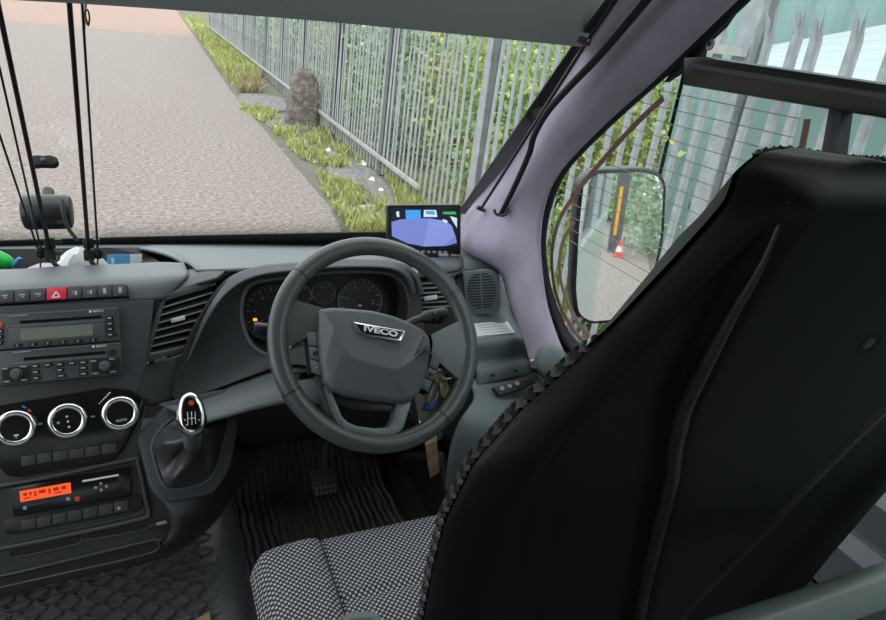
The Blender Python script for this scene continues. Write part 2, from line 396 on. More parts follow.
def post_mesh():
    mb = MB(); h = 2.5
    for cx, sx_, sy_ in ((-.05, .012, .11), (.05, .012, .11), (0, .1, .012)):
        V, F = box_data((cx, 0, h/2), (sx_, sy_, h)); mb.add([v+LEAN*v.z-Vector((0, 0, v.z)) for v in V], F)
    me = bpy.data.meshes.new('fence_post'); me.from_pydata(mb.V, [], mb.F); me.materials.append(M['post']); me.update(); return me
pom = post_mesh()
pom2 = pom.copy(); pom2.materials[0] = M['galv']
for k_, py_ in enumerate(posts_y): child('fence_post', pom2 if k_ in (2, 3, 4) else pom, fence, (.06, py_-2.4, 0))
for i in range(len(posts_y)-1):
    for z in (.28, 2.05):
        ya, yb = posts_y[i]-2.4, posts_y[i+1]-2.4
        if z > 1 and posts_y[i] < 2: z = 1.955
        if z < 1 and i == 4: ya = ya+(yb-ya)*.42
        if z < 1 and i == 3: continue
        o = mesh('rail', *box_data((FX-.035+LEAN.x*z, (ya+yb)/2+2.4, ZR+z), (.04, yb-ya, .045)), M['rail'], fence)
# --- vegetation
def leaf_blob(nleaf, rx, ry, rz, size, seed, flowers=0):
    rnd = random.Random(seed); V = []; F = []; FM = []
    cl = [(Vector((rnd.gauss(0, .45)*rx, rnd.gauss(0, .45)*ry, rnd.uniform(.05, 1)*rz)), rnd.uniform(.18, .42)) for _ in range(26)]
    for i in range(nleaf):
        c, r = rnd.choice(cl); p = c+Vector((max(-.55, rnd.gauss(0, r)), rnd.gauss(0, r), rnd.gauss(0, r)))*.8
        p.z = abs(p.z)
        s = size*rnd.uniform(.5, 1.3); a = Vector((rnd.gauss(0, 1), rnd.gauss(0, 1), rnd.gauss(0, .6))).normalized()
        b = a.cross(Vector((rnd.gauss(0, 1), rnd.gauss(0, 1), rnd.gauss(0, 1)))).normalized()*.5
        k = len(V); V += [p-a*s, p+b*s, p+a*s, p-b*s]; F.append((k, k+1, k+2, k+3)); FM.append(1 if rnd.random() < flowers else 0)
    return V, F, FM
def stems(rx, ry, rz, seed, n=9):
    rnd = random.Random(seed); mb = MB()
    for i in range(n):
        a = Vector((rnd.uniform(-.3, .3)*rx, rnd.uniform(-.3, .3)*ry, -.02)); b = Vector((rnd.gauss(0, .5)*rx, rnd.gauss(0, .5)*ry, rz*rnd.uniform(.5, 1)))
        mb.add(*tube_data([a, a.lerp(b, .5)+Vector((rnd.gauss(0, .06), rnd.gauss(0, .06), .05)), b], [.012, .009, .004], 4))
    return mb
bush_src = []
for i, (lm, sz, fl) in enumerate((('leaf1', .045, .02), ('leaf2', .04, .06), ('leaf3', .05, .0))):
    V, F, FM = leaf_blob(9000, .85, 1.1, 1.7, sz, 30+i, fl)
    me = bpy.data.meshes.new('foliage'); me.from_pydata(V, [], F); me.materials.append(M[lm]); me.materials.append(M['flower']); me.polygons.foreach_set('material_index', FM); me.update()
    mb = stems(1.0, 1.1, 1.6, 50+i); ms = bpy.data.meshes.new('stem'); ms.from_pydata(mb.V, [], mb.F); ms.materials.append(M['conc']); ms.update()
    bush_src.append((me, ms))
M['stem'] = M['conc']
def bush(x, y, s, kind, label, sz=None):
    b = thing('wild_bush', (x, y, ZR-.03), label, 'bush', 'bushes behind the fence'); b.scale = (s, s*random.choice((-1, 1)), sz or s)
    child('foliage', bush_src[kind][0], b, (0, 0, 0)); child('stem', bush_src[kind][1], b, (0, 0, 0)); return b
BL = ['tangled mid green bush pressed against the fence %s', 'yellow flowering green bush growing behind the fence %s', 'pale grey green bush behind the fence %s']
spots = [(1.5, 5.7, .95, 1, 'beside the windscreen edge'), (1.45, 7.0, .95, 0, 'just past the nearest wide post'), (1.5, 8.5, 1.0, 1, 'behind the dark post above the monitor'), (1.5, 10.2, 1.05, 2, 'left of the dark post'),
         (1.6, 12.2, 1.1, 0, 'right of the leaning stump'), (1.6, 14.4, 1.1, 2, 'behind the leaning stump'), (1.7, 17.0, 1.2, 1, 'left of the leaning stump'), (1.7, 20, 1.3, 2, 'further up the lane'),
         (1.8, 24, 1.4, 0, 'near the roof header edge'), (1.9, 29, 1.5, 2, 'towards the lane end'), (1.9, 35, 1.6, 0, 'at the lane end'), (3.2, 6.8, 1.35, 0, 'in a second row past the windscreen edge'), (3.4, 9.4, 1.4, 2, 'in a second row past the monitor'), (3.4, 12.4, 1.4, 1, 'in a second row past the stump'), (3.6, 16, 1.6, 0, 'in a second row far up')]
for dx, yy, s, kd, w_ in spots: bush(FX+dx+.03*(yy-2.4), yy, s, kd, BL[kd] % w_, s*1.25)
bush(FX+.62, 3.9, .42, 0, 'low leafy bush at the fence foot seen past the door mirror')
bush(FX+.1, -6.2, .95, 0, 'green bush behind the van, seen in the door mirror', 1.3)
bush(FX+.5, -9.2, 1.2, 1, 'yellowish bush far behind the van, seen in the door mirror', 1.5)
bush(FX-.2, -14.5, 1.5, 2, 'tall pale bush furthest behind the van', 2.2)
bush(FX-2.9, -24.0, 2.6, 0, 'large bush closing the lane behind the van')
def blades(name, n, where, h, m, label, seed):
    rnd = random.Random(seed); V = []; F = []
    x0, x1 = min(p[0] for p in where), max(p[0] for p in where); y0, y1 = min(p[1] for p in where), max(p[1] for p in where)
    def inside(x, y):
        c = False
        for k in range(len(where)):
            p, q = where[k], where[k-1]
            if (p[1] > y) != (q[1] > y) and x < (q[0]-p[0])*(y-p[1])/(q[1]-p[1])+p[0]: c = not c
        return c
    cl = [(rnd.uniform(x0, x1), rnd.uniform(y0, y1)) for _ in range(max(8, n//45))]; k = 0
    while k < n:
        q = rnd.choice(cl); x, y = q[0]+rnd.gauss(0, 3.2), q[1]+rnd.gauss(0, 1.6)
        if rnd.random() < .3: x, y = rnd.uniform(x0, x1), rnd.uniform(y0, y1)
        if not inside(x, y): continue
        k += 1; p = at(x, y, Z=-2.05)           # a spot on the ground
        hh = h*rnd.uniform(.4, 1.25); wd = .006*rnd.uniform(.8, 1.8)*(1+p.y*.10); a = rnd.uniform(0, 2*PI); d = Vector((math.cos(a), math.sin(a), 0)); l = Vector((rnd.gauss(0, .35), rnd.gauss(0, .35), 1))*hh; i = len(V)
        V += [p-d*wd, p+d*wd, p+l*.55+d*wd*.7, p+l*.55-d*wd*.7, p+l+Vector((l.x, l.y, -.1*hh))*.3]; F += [(i, i+1, i+2, i+3), (i+3, i+2, i+4)]
    return tag(mesh(name, V, F, m), label, 'grass', kind='stuff')
G = M['grass']
blades('grass', 5200, [(197, 36), (183, 17), (200, 18), (262, 66), (258, 84), (232, 86)], .26, G, 'yellowish green grass on the far verge beside the lane', 1)
blades('grass', 1200, [(230, 72), (258, 75), (262, 92), (238, 92)], .22, M['dry'], 'dry brown grass on the verge before the gravel strip', 2)
blades('grass', 1300, [(262, 122), (330, 130), (370, 165), (335, 170), (300, 158)], .12, G, 'short green grass below the leaning stump', 3)
blades('grass', 1900, [(312, 172), (350, 185), (386, 200), (386, 240), (352, 240), (335, 208)], .10, G, 'bright green grass at the lane edge beside the dash monitor', 4)
blades('grass', 2200, [(385, 178), (420, 180), (462, 196), (470, 240), (400, 215)], .22, G, 'lush weeds along the fence foot above the monitor', 5)
blades('grass', 700, [(238, 108), (262, 108), (280, 120), (262, 122)], .13, G, 'thin grass strip between gravel and dark dirt', 6)
blades('grass', 1500, [(545, 330), (560, 230), (600, 250), (600, 330)], .35, G, 'tall weeds at the fence foot seen through the side window', 7)
for i, (x, y, s, lb) in enumerate(((363, 164, .06, 'white crumpled litter by the foot of the dark post'), (328, 150, .05, 'small white scrap on the dirt left of the dark post'), (372, 180, .05, 'pale flattened carton on the littered dirt'), (381, 190, .045, 'pale scrap nearest the monitor on the dirt'), (276, 127, .05, 'small white stone on the dirt under the stump'))):
    p = at(x, y, Z=-2.03); bm_ = MB(); n = 9
    V = []; Fs = []
    for a in range(4):
        for b in range(n): V.append(p+Vector((math.cos(2*PI*b/n)*s*(1-a*.22)*random.uniform(.7, 1.3), math.sin(2*PI*b/n)*s*1.3*(1-a*.22)*random.uniform(.7, 1.3), -.012+a*s*.3*random.uniform(.6, 1.3))))
    for a in range(3):
        for b in range(n): Fs.append((a*n+b, a*n+(b+1) % n, (a+1)*n+(b+1) % n, (a+1)*n+b))
    Fs.append(tuple(3*n+b for b in range(n))); tag(mesh('litter_scrap', V, Fs, M['paper']), lb, 'litter')
# leaning stump
bc = at(309, 125, Z=-2.04)+Vector((-.14, 0, 0))
rows = []; ns = 16
for k, (h, hw, hd, dx) in enumerate(((-.03, .30, .22, 0), (.2, .28, .20, .02), (.5, .26, .18, .04), (.76, .23, .15, .05), (.88, .19, .12, .05), (.94, .10, .06, .02))):
    rows.append([bc+Vector((dx+(hw*(abs(math.cos(a))**.6)*math.copysign(1, math.cos(a)))*(1+random.uniform(-.1, .1)), (hd*(abs(math.sin(a))**.6)*math.copysign(1, math.sin(a)))*(1+random.uniform(-.1, .1)), h+.06*math.cos(a+2)*h)) for a in [2*PI*i/ns for i in range(ns)]])
V = [p for r in rows for p in r]; Fs = [(i*ns+j, i*ns+(j+1) % ns, (i+1)*ns+(j+1) % ns, (i+1)*ns+j) for i in range(len(rows)-1) for j in range(ns)]+[tuple((len(rows)-1)*ns+j for j in range(ns))]
tag(mesh('tree_stump', V, Fs, M['conc'], smooth=30), 'dark weathered stump leaning against the fence beyond the lane', 'stump')
# teal building, white roof beyond the fence
tb = thing('teal_shed', (FX+3, 1, ZR), 'teal metal shed behind the fence, seen through the side window', 'shed')
rowsA = []
n = 150
for zz in (0, 4.2):
    rowsA.append([Vector((FX+1.55+(.03 if (i//2) % 2 else 0), -6.0+i*.0715, ZR-.03+zz)) for i in range(n)])
mesh('wall_sheet', *grid(rowsA), M['teal'], tb)
mesh('shed_roof', *box_data((FX+3.6, -.7, ZR+4.2), (4.2, 11, .08)), M['teal'], tb)
mesh('end_wall', *box_data((FX+3.6, 4.6, ZR+2.1), (4.1, .06, 4.2)), M['teal'], tb)
rf = thing('corrugated_roof', (FX+.9, .6, ZR), 'white corrugated lean-to roof behind the pale tips', 'roof')
def lerp_px(P0, P1, t): return (P0[0]+(P1[0]-P0[0])*t, P0[1]+(P1[1]-P0[1])*t)
rowsA = []; tA, tB = at(768, 47, X=4.1), at(886, 26, X=4.1); bA, bB = at(758, 66, X=3.15), at(886, 92, X=3.15)
for j in range(49):
    t = j/48; p = bA.lerp(tA, t); q = bB.lerp(tB, t)
    rowsA.append([p+(q-p)*(i*.5)+Vector((0, 0, .016*math.sin(j*.8))) for i in range(9)])
mesh('roof_sheet', *grid(rowsA), M['roofw'], rf, 60)
mesh('front_wall', *grid([[bA+Vector((.06, 0, -.04)), bA+(bB-bA)*4+Vector((.06, 0, -.04))], [Vector((bA.x+.06, bA.y, ZR)), Vector((bA.x+.06, (bA+(bB-bA)*4).y, ZR))]]), M['teal'], rf)
# things behind the van, seen in the door mirror
# ================================================================== CAB SHELL
XI = .83                                    # side glass, relative to the camera
struct(box('floor', (0, -.6, -.03), (1.9, 4.6, .06), M['rubfloor']), 'dark cab floor')
struct(box('ceiling', (0, -1.25, 1.98), (1.96, 4.5, .05), M['lining']), 'pale roof lining')
# right body side, below and behind the driver window (white outside, dark inside)
def wallside(name, sgn, label):
    mb = MB(); x0, x1 = sgn*.955, sgn*1.02
    xm, tw = (x0+x1)/2, abs(x1-x0)
    mb.add(*box_data((xm, -1.18, .05), (tw, 4.36, 1.25)), 0)           # lower panel
    mb.add(*box_data((xm, -.9, 1.91), (tw, 3.7, .14)), 0)              # cant rail
    for yy in (.12, -1.2, -2.5, -3.3): mb.add(*box_data((xm, yy, 1.26), (tw, .09, 1.18)), 0)
    o = mb.build(name, M['vanwhite']); return struct(o, label)
wallside('wall_right', 1, 'white van side with its door and window pillars'); wallside('wall_left', -1, 'white van side opposite the driver')
mb = MB(); mb.add(*box_data((0, -3.4, .15), (1.96, .06, 1.0))); mb.add(*box_data((0, -3.4, 1.9), (1.96, .06, .16)))
struct(mb.build('wall_back', M['vanwhite']), 'white rear end of the van')
for sg, nm in ((1, 'window_3'), (-1, 'window_4')):
    struct(mesh(nm, *box_data((sg*.99, -1.6, 1.27), (.006, 3.4, 1.2)), M['tint']), 'unseen dark passenger window, tint added to cut light from behind')
struct(mesh('window_5', *box_data((0, -3.4, 1.24), (1.9, .006, 1.2)), M['tint']), 'unseen dark rear window, tint added to dim the cab')
# inner door panel
dp = struct(box('trim_1', (.925, .55, .34), (.05, 1.0, .66), M['dashdk']), 'charcoal inner panel of the driver door')
mesh('door_top', *box_data((.925, .36, .745), (.05, .62, .16)), M['dashmid'], dp); mesh('door_ledge', *box_data((.895, .36, .76), (.012, .5, .03)), M['sill'], dp); mesh('door_sill', *box_data((.88, .25, .10), (.05, .7, .03)), M['sill'], dp); mesh('door_pocket', *box_data((.87, .35, .26), (.06, .55, .16)), M['dashmid'], dp)
# firewall and footwell
mb = MB()
mb.add(*grid([[Vector((x, 1.95, .62)) for x in (-.9, .9)], [Vector((x, 1.95, .25)) for x in (-.9, .9)], [Vector((x, 1.72, 0)) for x in (-.9, .9)]]))
struct(mb.build('wall_front', M['rubber']), 'black bulkhead in front of the footwell')
# side kick panel right of the pedals
struct(patch('trim_2', [[at(392, 455, Y=1.72), at(412, 452, Y=1.5), at(440, 452, Y=1.3)], [at(388, 500, Y=1.7), at(415, 500, Y=1.45), at(450, 500, Y=1.2)], [at(392, 540, Y=1.62), at(425, 540, Y=1.36), at(470, 540, Y=1.1)]], M['dashdk'], None, .01), 'charcoal kick panel right of the pedals')
struct(box('trim_7', (.945, 1.46, .34), (.03, 1.0, .70), M['rubber']), 'black side wall of the right footwell')
struct(box('trim_8', (-.945, 1.0, .34), (.03, 1.9, .70), M['dashdk']), 'charcoal inner panel of the far door')
# --- windscreen
def wsP(x, t):            # x relative to camera, t 0 base .. 1 header
    xa = (x+.10)/.9
    yb = 1.74-.20*xa*xa; yt = 1.10-.09*xa*xa
    zb = -.605+.06*xa*xa; zt = .10
    return R(x, yb+(yt-yb)*t, zb+(zt-zb)*t)
xs = [-.98+i*(.78+.98)/14 for i in range(15)]
ws = struct(patch('window_1', [[wsP(x, t/6) for x in xs] for t in range(7)], M['lgl'], None, .004, sharp=True), 'raked windscreen glass')
fr = patch('screen_border', [[wsP(x, t)+Vector((0, -.012, .004)) for x in xs] for t in (-.12, -.05, .045)], M['suede'], ws, .004, sharp=True)
# right frit strip beside the pillar
patch('screen_border', [[at(452, 214, Y=1.56), at(480, 214, Y=1.53)], [at(463, 206, Y=1.535), at(484, 204, Y=1.51)], [at(518, 126, Y=1.28), at(538, 126, Y=1.27)], [at(573, 46, Y=1.075), at(592, 40, Y=1.06)], [at(612, -6, Y=.98), at(628, -10, Y=.97)]], M['suede'], ws, .005, sharp=True)
# --- header panel above the windscreen
hd = struct(patch('trim_3', [[at(-420, -52, Y=1.04), at(-120, -26, Y=1.07), at(100, -7, Y=1.075), at(345, 15, Y=1.07), at(588, 38, Y=1.06)], [at(-420, -85, Y=.99), at(-120, -60, Y=1.02), at(100, -45, Y=1.03), at(345, -22, Y=1.02), at(604, 14, Y=1.03)], [R(-1.05, .72, .62), R(-.5, .74, .62), R(0, .75, .62), R(.4, .74, .62), R(.82, .72, .62)]], M['liner'], None, .006), 'grey header panel above the windscreen')
# --- A pillar lining
def pil(l, r, yl, k=.45, bul=.045):
    a = at(*l, Y=yl); b = at(*r, X=XI-.03); m1 = a.lerp(b, .3)+Vector((-bul, -bul*1.2, .0)); m2 = a.lerp(b, .7)+Vector((-bul, -bul, .0))
    return [a, m1, m2, b]
prow = [pil((531, 368), (566, 356), 1.10, bul=.012), pil((521, 332), (557, 337), 1.19, bul=.015), pil((508, 300), (546, 302), 1.28, bul=.02), pil((497, 270), (541, 266), 1.36, bul=.025), pil((458, 246), (540, 238), 1.48, bul=.03), pil((466, 213), (544, 207), 1.52, bul=.03), pil((508, 163), (562, 170), 1.37, bul=.03), pil((555, 92), (608, 122), 1.16, bul=.03), pil((588, 44), (655, 80), 1.05, bul=.03), pil((618, 0), (738, 0), .97, bul=.025), pil((645, -40), (790, -50), .9, bul=.02), pil((690, -110), (870, -130), .8, bul=.02)]
pillar = struct(patch('trim_4', prow, M['mauve'], None, .01), 'mauve fabric lining of the windscreen pillar')
FS = Frame(at(533, 362, Y=1.07), (-.5, -1, .5)); lathe('screw', FS, 0, 0, [(.006, -.01), (.006, .001), (.004, .003)], M['steel'], pillar, 12)
# --- door seal and side window
sealpx = [(800, -60), (742, -3), (700, 38), (650, 82), (600, 128), (563, 168), (547, 205), (541, 240), (544, 278), (554, 312), (568, 340), (590, 360), (640, 385), (760, 420), (886, 440)]
seal = smooth_path([at(x, y, X=XI) for x, y in sealpx], 5)
seal_o = struct(tube('trim_5', seal, .013, M['rubber'], None, 10), 'black rubber seal around the driver window')
GX = CAM.x+XI+.015
gl2 = struct(mesh('window_2', [at(x, y, X=XI+.015) for x, y in [(1150, -160), (800, -58), (742, -3), (650, 82), (563, 168), (541, 240), (554, 312), (590, 360), (760, 420), (1000, 460)]], [tuple(range(10))], M['sgl']), 'driver side window glass')
FW = Frame((GX-.006, .8, 1.3), (-1, 0, 0))
pxprism('window_bar', [(683, 57), (700, 56), (1300, 145), (1300, 195), (886, 119), (682, 85)], FW, -.012, .022, M['black'], gl2, .005)
pxprism('window_bar', [(690, 63), (1300, 160), (1300, 166), (692, 68)], FW, .022, .025, M['dashmid'], gl2)
pxprism('window_divider', [(828, 108), (842, 111), (830, 200), (812, 200)], FW, -.01, .012, M['black'], gl2, .003)
pxprism('corner_filler', [(742, -3), (722, 26), (703, 44), (700, 58), (682, 64), (676, 74), (664, 82), (692, 42)], FW, -.008, .004, M['rubber'], gl2)
# heating wires and brown bars printed on the glass
FG = Frame((GX-.003, .8, 1.3), (-1, 0, 0))
mb_y = [(97, .165), (114, .19), (130, .2), (147, .215), (164, .23), (181, .245), (198, .26), (215, .27), (233, .285), (251, .295), (269, .31), (287, .32), (304, .33), (320, .34)]
import bisect
sp = [FG.hit(x, y) for x, y in sealpx[2:11]]
for y0, sl in mb_y:
    # y0 is the height at x = 682; each wire runs along the glass from the front bar to the rear bar
    b = FG.hit(805, y0+sl*123); a_ = FG.hit(682, y0); v = a_[1]
    v = (a_[1]+b[1])/2
    # front end: where the seal curve reaches this height
    us = [p0[0]+(p1[0]-p0[0])*(v-p0[1])/(p1[1]-p0[1]) for p0, p1 in zip(sp, sp[1:]) if (p0[1]-v)*(p1[1]-v) <= 0 and p0[1] != p1[1]]
    u0 = us[0] if us else a_[0]
    u0, u1 = sorted((u0, FG.hit(800, 120)[0]))
    prism('heating_wire', [(u0, v-.0006), (u1, v-.0006), (u1, v+.0006), (u0, v+.0006)], FG, 0, .001, M['copper'], gl2)
def ribbon(name, px, wpx, F, m, parent, h=.0015):
    P_ = smooth_path([Vector((*F.hit(x, y), 0)) for x, y in px], 6); n = len(P_); L = []; Rr = []
    for i, p in enumerate(P_):
        t = (P_[min(n-1, i+1)]-P_[max(0, i-1)]).normalized(); nn = Vector((-t.y, t.x, 0)); L.append(p+nn*wpx/2); Rr.append(p-nn*wpx/2)
    V = [F.P(p.x, p.y, hh) for hh in (0, h) for p in L+Rr]; k = 2*n; Fs = []
    for i in range(n-1):
        Fs += [(i, i+1, n+i+1, n+i), (k+i, k+i+1, k+n+i+1, k+n+i), (i, i+1, k+i+1, k+i), (n+i, n+i+1, k+n+i+1, k+n+i)]
    Fs += [(0, n, k+n, k), (n-1, 2*n-1, k+2*n-1, k+n-1)]
    return mesh(name, V, Fs, m, parent)
ribbon('heating_bar', [(664, 98), (640, 120), (612, 150), (585, 182), (562, 215), (553, 245), (553, 275), (560, 305), (574, 330), (584, 342)], .011, FG, M['brown'], gl2)
ribbon('heating_bar', [(574, 222), (562, 245), (560, 272), (566, 298), (578, 322), (590, 336)], .010, FG, M['brown'], gl2)
ribbon('heating_bar', [(808, 119), (801, 155), (792, 200)], .010, FG, M['brown'], gl2)
# round sticker with a pictogram on the upper pane
cu, cv = FG.hit(710, 44); lathe('sticker', FG, cu, cv, [(.010, 0), (.010, .001)], M['redp'], gl2, 24); lathe('sticker', FG, cu, cv, [(.0085, .001), (.0085, .0014)], M['sticker'], gl2, 24)
prism('sticker_mark', rrect(cu, cv, .008, .006, .001), FG, .0014, .0018, M['dashmid'], gl2)
# --- door mirror outside
dv = ray(618, 255).normalized(); dr = Vector((-.005, -1, -.115)).normalized(); mn = (dr-dv).normalized()
FM_ = Frame(at(620, 245, Y=1.27), mn)
mir = thing('door_mirror', FM_.P(0, -.25, 0), 'black framed door mirror outside the driver window reflecting the lane', 'mirror')
mpx = [(583, 182), (596, 173), (640, 171), (658, 175), (664, 186), (661, 240), (652, 280), (640, 318), (590, 322), (578, 314), (575, 290), (578, 230)]
L0 = roundpoly([FM_.hit(x, y) for x, y in mpx], .02)
prism('mirror_housing', inset(L0, -.009), FM_, -.05, 0, M['black'], mir, .008); prism('mirror_glass', inset(L0, .002), FM_, -.02, .002, M['mirror'], mir)
tube('mirror_arm', [FM_.pt(580, 316, -.04), at(570, 335, X=XI+.12), at(575, 350, X=XI+.03)], .02, M['black'], mir)

# things behind the van, placed on the road where the door mirror shows them
def mirrored(px, py):
    p = FM_.pt(px, py); d = (p-CAM).normalized(); d = d-FM_.n*2*d.dot(FM_.n); return p+d*((ZR-p.z)/d.z)
cp_ = mirrored(618, 257); gp_ = mirrored(613, 252)
gp = thing('gate_post', gp_, 'dark gate post with yellow marker strip, seen in the door mirror', 'post')
mesh('post_body', *box_data(gp_+Vector((0, 0, 1.5)), (.28, .2, 3.0)), M['post'], gp); mesh('marker_strip', *box_data(gp_+Vector((-.02, .108, .95)), (.07, .012, 1.1)), M['yellow'], gp)
cn = thing('traffic_cone', cp_, 'red and white traffic cone standing behind the van, seen in the mirror', 'cone')
FZ = Frame(cp_, (0, 0, 1), (0, 1, 0))
lathe('cone_body', FZ, 0, 0, [(.09, .03), (.07, .12)], M['coner'], cn, 16); lathe('white_band', FZ, 0, 0, [(.07, .12), (.045, .24)], M['white'], cn, 16); lathe('cone_tip', FZ, 0, 0, [(.045, .24), (.015, .38)], M['coner'], cn, 16)
prism('cone_foot', rrect(0, 0, .22, .22, .02), FZ, 0, .03, M['coner'], cn)

# ================================================================== DASHBOARD
dash = thing('dashboard', (0, 1.4, .6), 'grey and charcoal moulded dashboard below the windscreen', 'dashboard')
# stack plane
z0 = CAM.z-.443*1.21
ST = Frame((CAM.x-.168, 1.21, z0), (0, -1, .5))
# top cover from the lip to the windscreen (left, with the tray cut into it)
def D(px, py, Y): return at(px, py, Y=Y)
patch('top_cover', [[D(-330, 246, 1.70), D(-150, 246, 1.70), D(20, 245, 1.70), D(150, 244, 1.70), D(300, 244, 1.68), D(400, 246, 1.62), D(465, 250, 1.5)],
                    [D(-330, 250, 1.66), D(-150, 250, 1.66), D(20, 249, 1.66), D(140, 247.5, 1.66), D(300, 248, 1.62), D(400, 250, 1.55), D(468, 256, 1.44)]], M['dash'], dash, .01, sharp=True)
patch('tray', [[D(-330, 250, 1.66), D(-150, 250, 1.66), D(20, 249, 1.66), D(110, 247.5, 1.66), D(140, 247.5, 1.64)],
               [D(-330, 262, 1.64), D(-150, 262, 1.64), D(20, 268, 1.64), D(118, 268, 1.64), D(150, 256, 1.60)],
               [D(-330, 276, 1.42), D(-150, 276, 1.42), D(20, 285, 1.38), D(118, 282, 1.38), D(160, 262, 1.42)]], M['rubber'], dash, .006, sharp=True)
patch('front_pad', [[D(-330, 270, 1.42), D(-150, 270, 1.40), D(0, 269.5, 1.38), D(60, 266, 1.38), D(120, 264, 1.38), D(160, 262, 1.39), D(184, 263, 1.39)],
                    [D(-330, 276, 1.34), D(-150, 276, 1.34), D(0, 274, 1.33), D(60, 271, 1.33), D(120, 269, 1.33), D(160, 268, 1.34), D(187, 270, 1.345)],
                    [D(-330, 296, 1.255), D(-150, 293, 1.255), D(0, 288, 1.255), D(60, 284, 1.255), D(120, 281, 1.255), D(158, 279, 1.26), D(187, 277, 1.30)],
                    [D(-330, 324, 1.22), D(-150, 318, 1.22), D(0, 308, 1.225), D(60, 305, 1.225), D(120, 302, 1.225), D(154, 300, 1.23), D(166, 299, 1.245)]], M['dash'], dash, .008)
patch('pad_end', [[D(138, 247.5, 1.64), D(152, 250, 1.55), D(172, 256, 1.45), D(184, 263, 1.40)], [D(150, 245.5, 1.66), D(166, 249, 1.56), D(182, 256, 1.46), D(190, 264, 1.41)]], M['dash'], dash, .006)
# hood top between pad end and right vent
patch('hood_top', [[D(150, 245, 1.66), D(250, 246, 1.66), D(340, 246, 1.63), D(420, 249, 1.54), D(462, 253, 1.46)],
                   [D(172, 254, 1.5), D(250, 254, 1.48), D(340, 253, 1.46), D(420, 256, 1.42), D(463, 258, 1.4)],
                   [D(190, 264, 1.38), D(250, 262, 1.34), D(330, 257, 1.32), D(420, 262, 1.3), D(462, 268, 1.32)],
                   [D(196, 270, 1.33), D(252, 268, 1.28), D(330, 262, 1.27), D(412, 265, 1.26), D(440, 275, 1.28)]], M['dash'], dash, .006)
# centre panel below the pad
pxprism('centre_panel', [(-330, 326), (-150, 320), (0, 306), (154, 300), (147, 362), (138, 392), (146, 408), (140, 432), (152, 490), (176, 516), (164, 545), (118, 556), (0, 588), (-150, 626), (-330, 650)], ST, -.03, -.002, M['dashdk'], dash, .003)
# switch strip
SS = Frame(ST.P(0, 0, 0)+Vector((0, 0, 0)), (0, -1, .95)); SS.o = at(60, 293, Y=1.232)
strip = pxprism('switch_strip', [(-120, 299), (0, 290), (122, 283.5), (128, 285), (129, 296), (0, 304), (-120, 313)], SS, -.012, .003, M['black'], dash, .002)
bx = [-14, 14, 30, 46, 67, 82, 97.5, 112, 127]
def strip_y(x, top): return (290.5-.053*x) if top else (302.6-.058*x)
for i in range(8):
    xa, xb = bx[i]+.8, bx[i+1]-.8
    pxprism('hazard_button' if i == 3 else 'switch', [(xa, strip_y(xa, 1)), (xb, strip_y(xb, 1)), (xb, strip_y(xb, 0)), (xa, strip_y(xa, 0))], SS, .002, .0042 if i != 3 else .0052, M['red'] if i == 3 else M['dashdk'], strip, .0012)
def ink(name, px, F, h, m, parent, t=.0006): return pxprism(name, px, F, h-t, h+t, m, parent)
def inkline(name, p, q, wpx, F, h, m, parent):
    a = Vector(F.hit(*p, h)); b = Vector(F.hit(*q, h)); d = (b-a).normalized(); nn = Vector((-d.y, d.x))*wpx/2
    return prism(name, [tuple(a+nn), tuple(a-nn), tuple(b-nn), tuple(b+nn)], F, h-.0005, h+.0005, m, parent)
tri = [(52, 297.5), (60, 296.8), (56.2, 291.6)]
for a, b in zip(tri, tri[1:]+tri[:1]): inkline('symbol', a, b, .0018, SS, .0057, M['white'], strip)
for cx in (5, 22, 38):
    cy = 296-.055*cx
    inkline('symbol', (cx-3, cy), (cx+3, cy-.3), .0022, SS, .0047, M['greyprint'], strip); inkline('symbol', (cx-1, cy+2.2), (cx+2, cy+2), .0016, SS, .0047, M['greyprint'], strip)
for cx in (75, 90):
    cy = 297-.055*cx
    inkline('symbol', (cx+1, cy-2), (cx+1, cy+2), .0035, SS, .0047, M['greyprint'], strip); inkline('symbol', (cx-3, cy-1), (cx-1, cy-1), .0012, SS, .0047, M['greyprint'], strip); inkline('symbol', (cx-3, cy+1), (cx-1, cy+1), .0012, SS, .0047, M['greyprint'], strip)
for cx in (104.5, 120):
    cy = 297-.057*cx
    inkline('symbol', (cx, cy-3), (cx+.2, cy+2.5), .0048, SS, .0047, M['greyprint'], strip); inkline('symbol', (cx-5, cy+2), (cx-4, cy+2), .002, SS, .0047, M['dashmid'], strip)
# lower switch blanks; bins and slots are flat plates with recess shade as black colour
bank = pxprism('switch_bank', [(4, 522), (10, 518), (132, 495), (141, 496), (143, 505), (138, 511), (12, 535), (5, 533)], ST, -.002, .002, M['black'], dash, .001)
for i in range(7):
    xa = 21.5+i*15.4; xb = xa+14.2
    ya = lambda x: 520.5-.193*(x-21); yb = lambda x: 531-.19*(x-21)
    q = pxprism('switch_blank', [(xa, ya(xa)), (xb, ya(xb)), (xb, yb(xb)), (xa, yb(xa))], ST, .001, .005, M['dashdk'], bank, .001)
cu, cv = ST.hit(119, 507.5); lathe('symbol', ST, cu, cv, [(.003, .005), (.003, .0057)], M['greyprint'], bank, 12)
pxprism('card_slot_shade', [(88, 534), (144, 523), (145, 529), (89, 540)], ST, -.001, .0006, M['rubber'], dash)
pxprism('card_slot_shade', [(10, 553), (20, 548), (78, 538), (79, 543), (70, 546), (18, 557)], ST, -.001, .0006, M['rubber'], dash)
pxprism('lower_bin_shade', [(-60, 590), (20, 572), (150, 541), (158, 542), (156, 551), (120, 561), (0, 588), (-60, 602)], ST, -.001, .0008, M['rubber'], dash)  # no hollow here: black colour stands for the shade inside
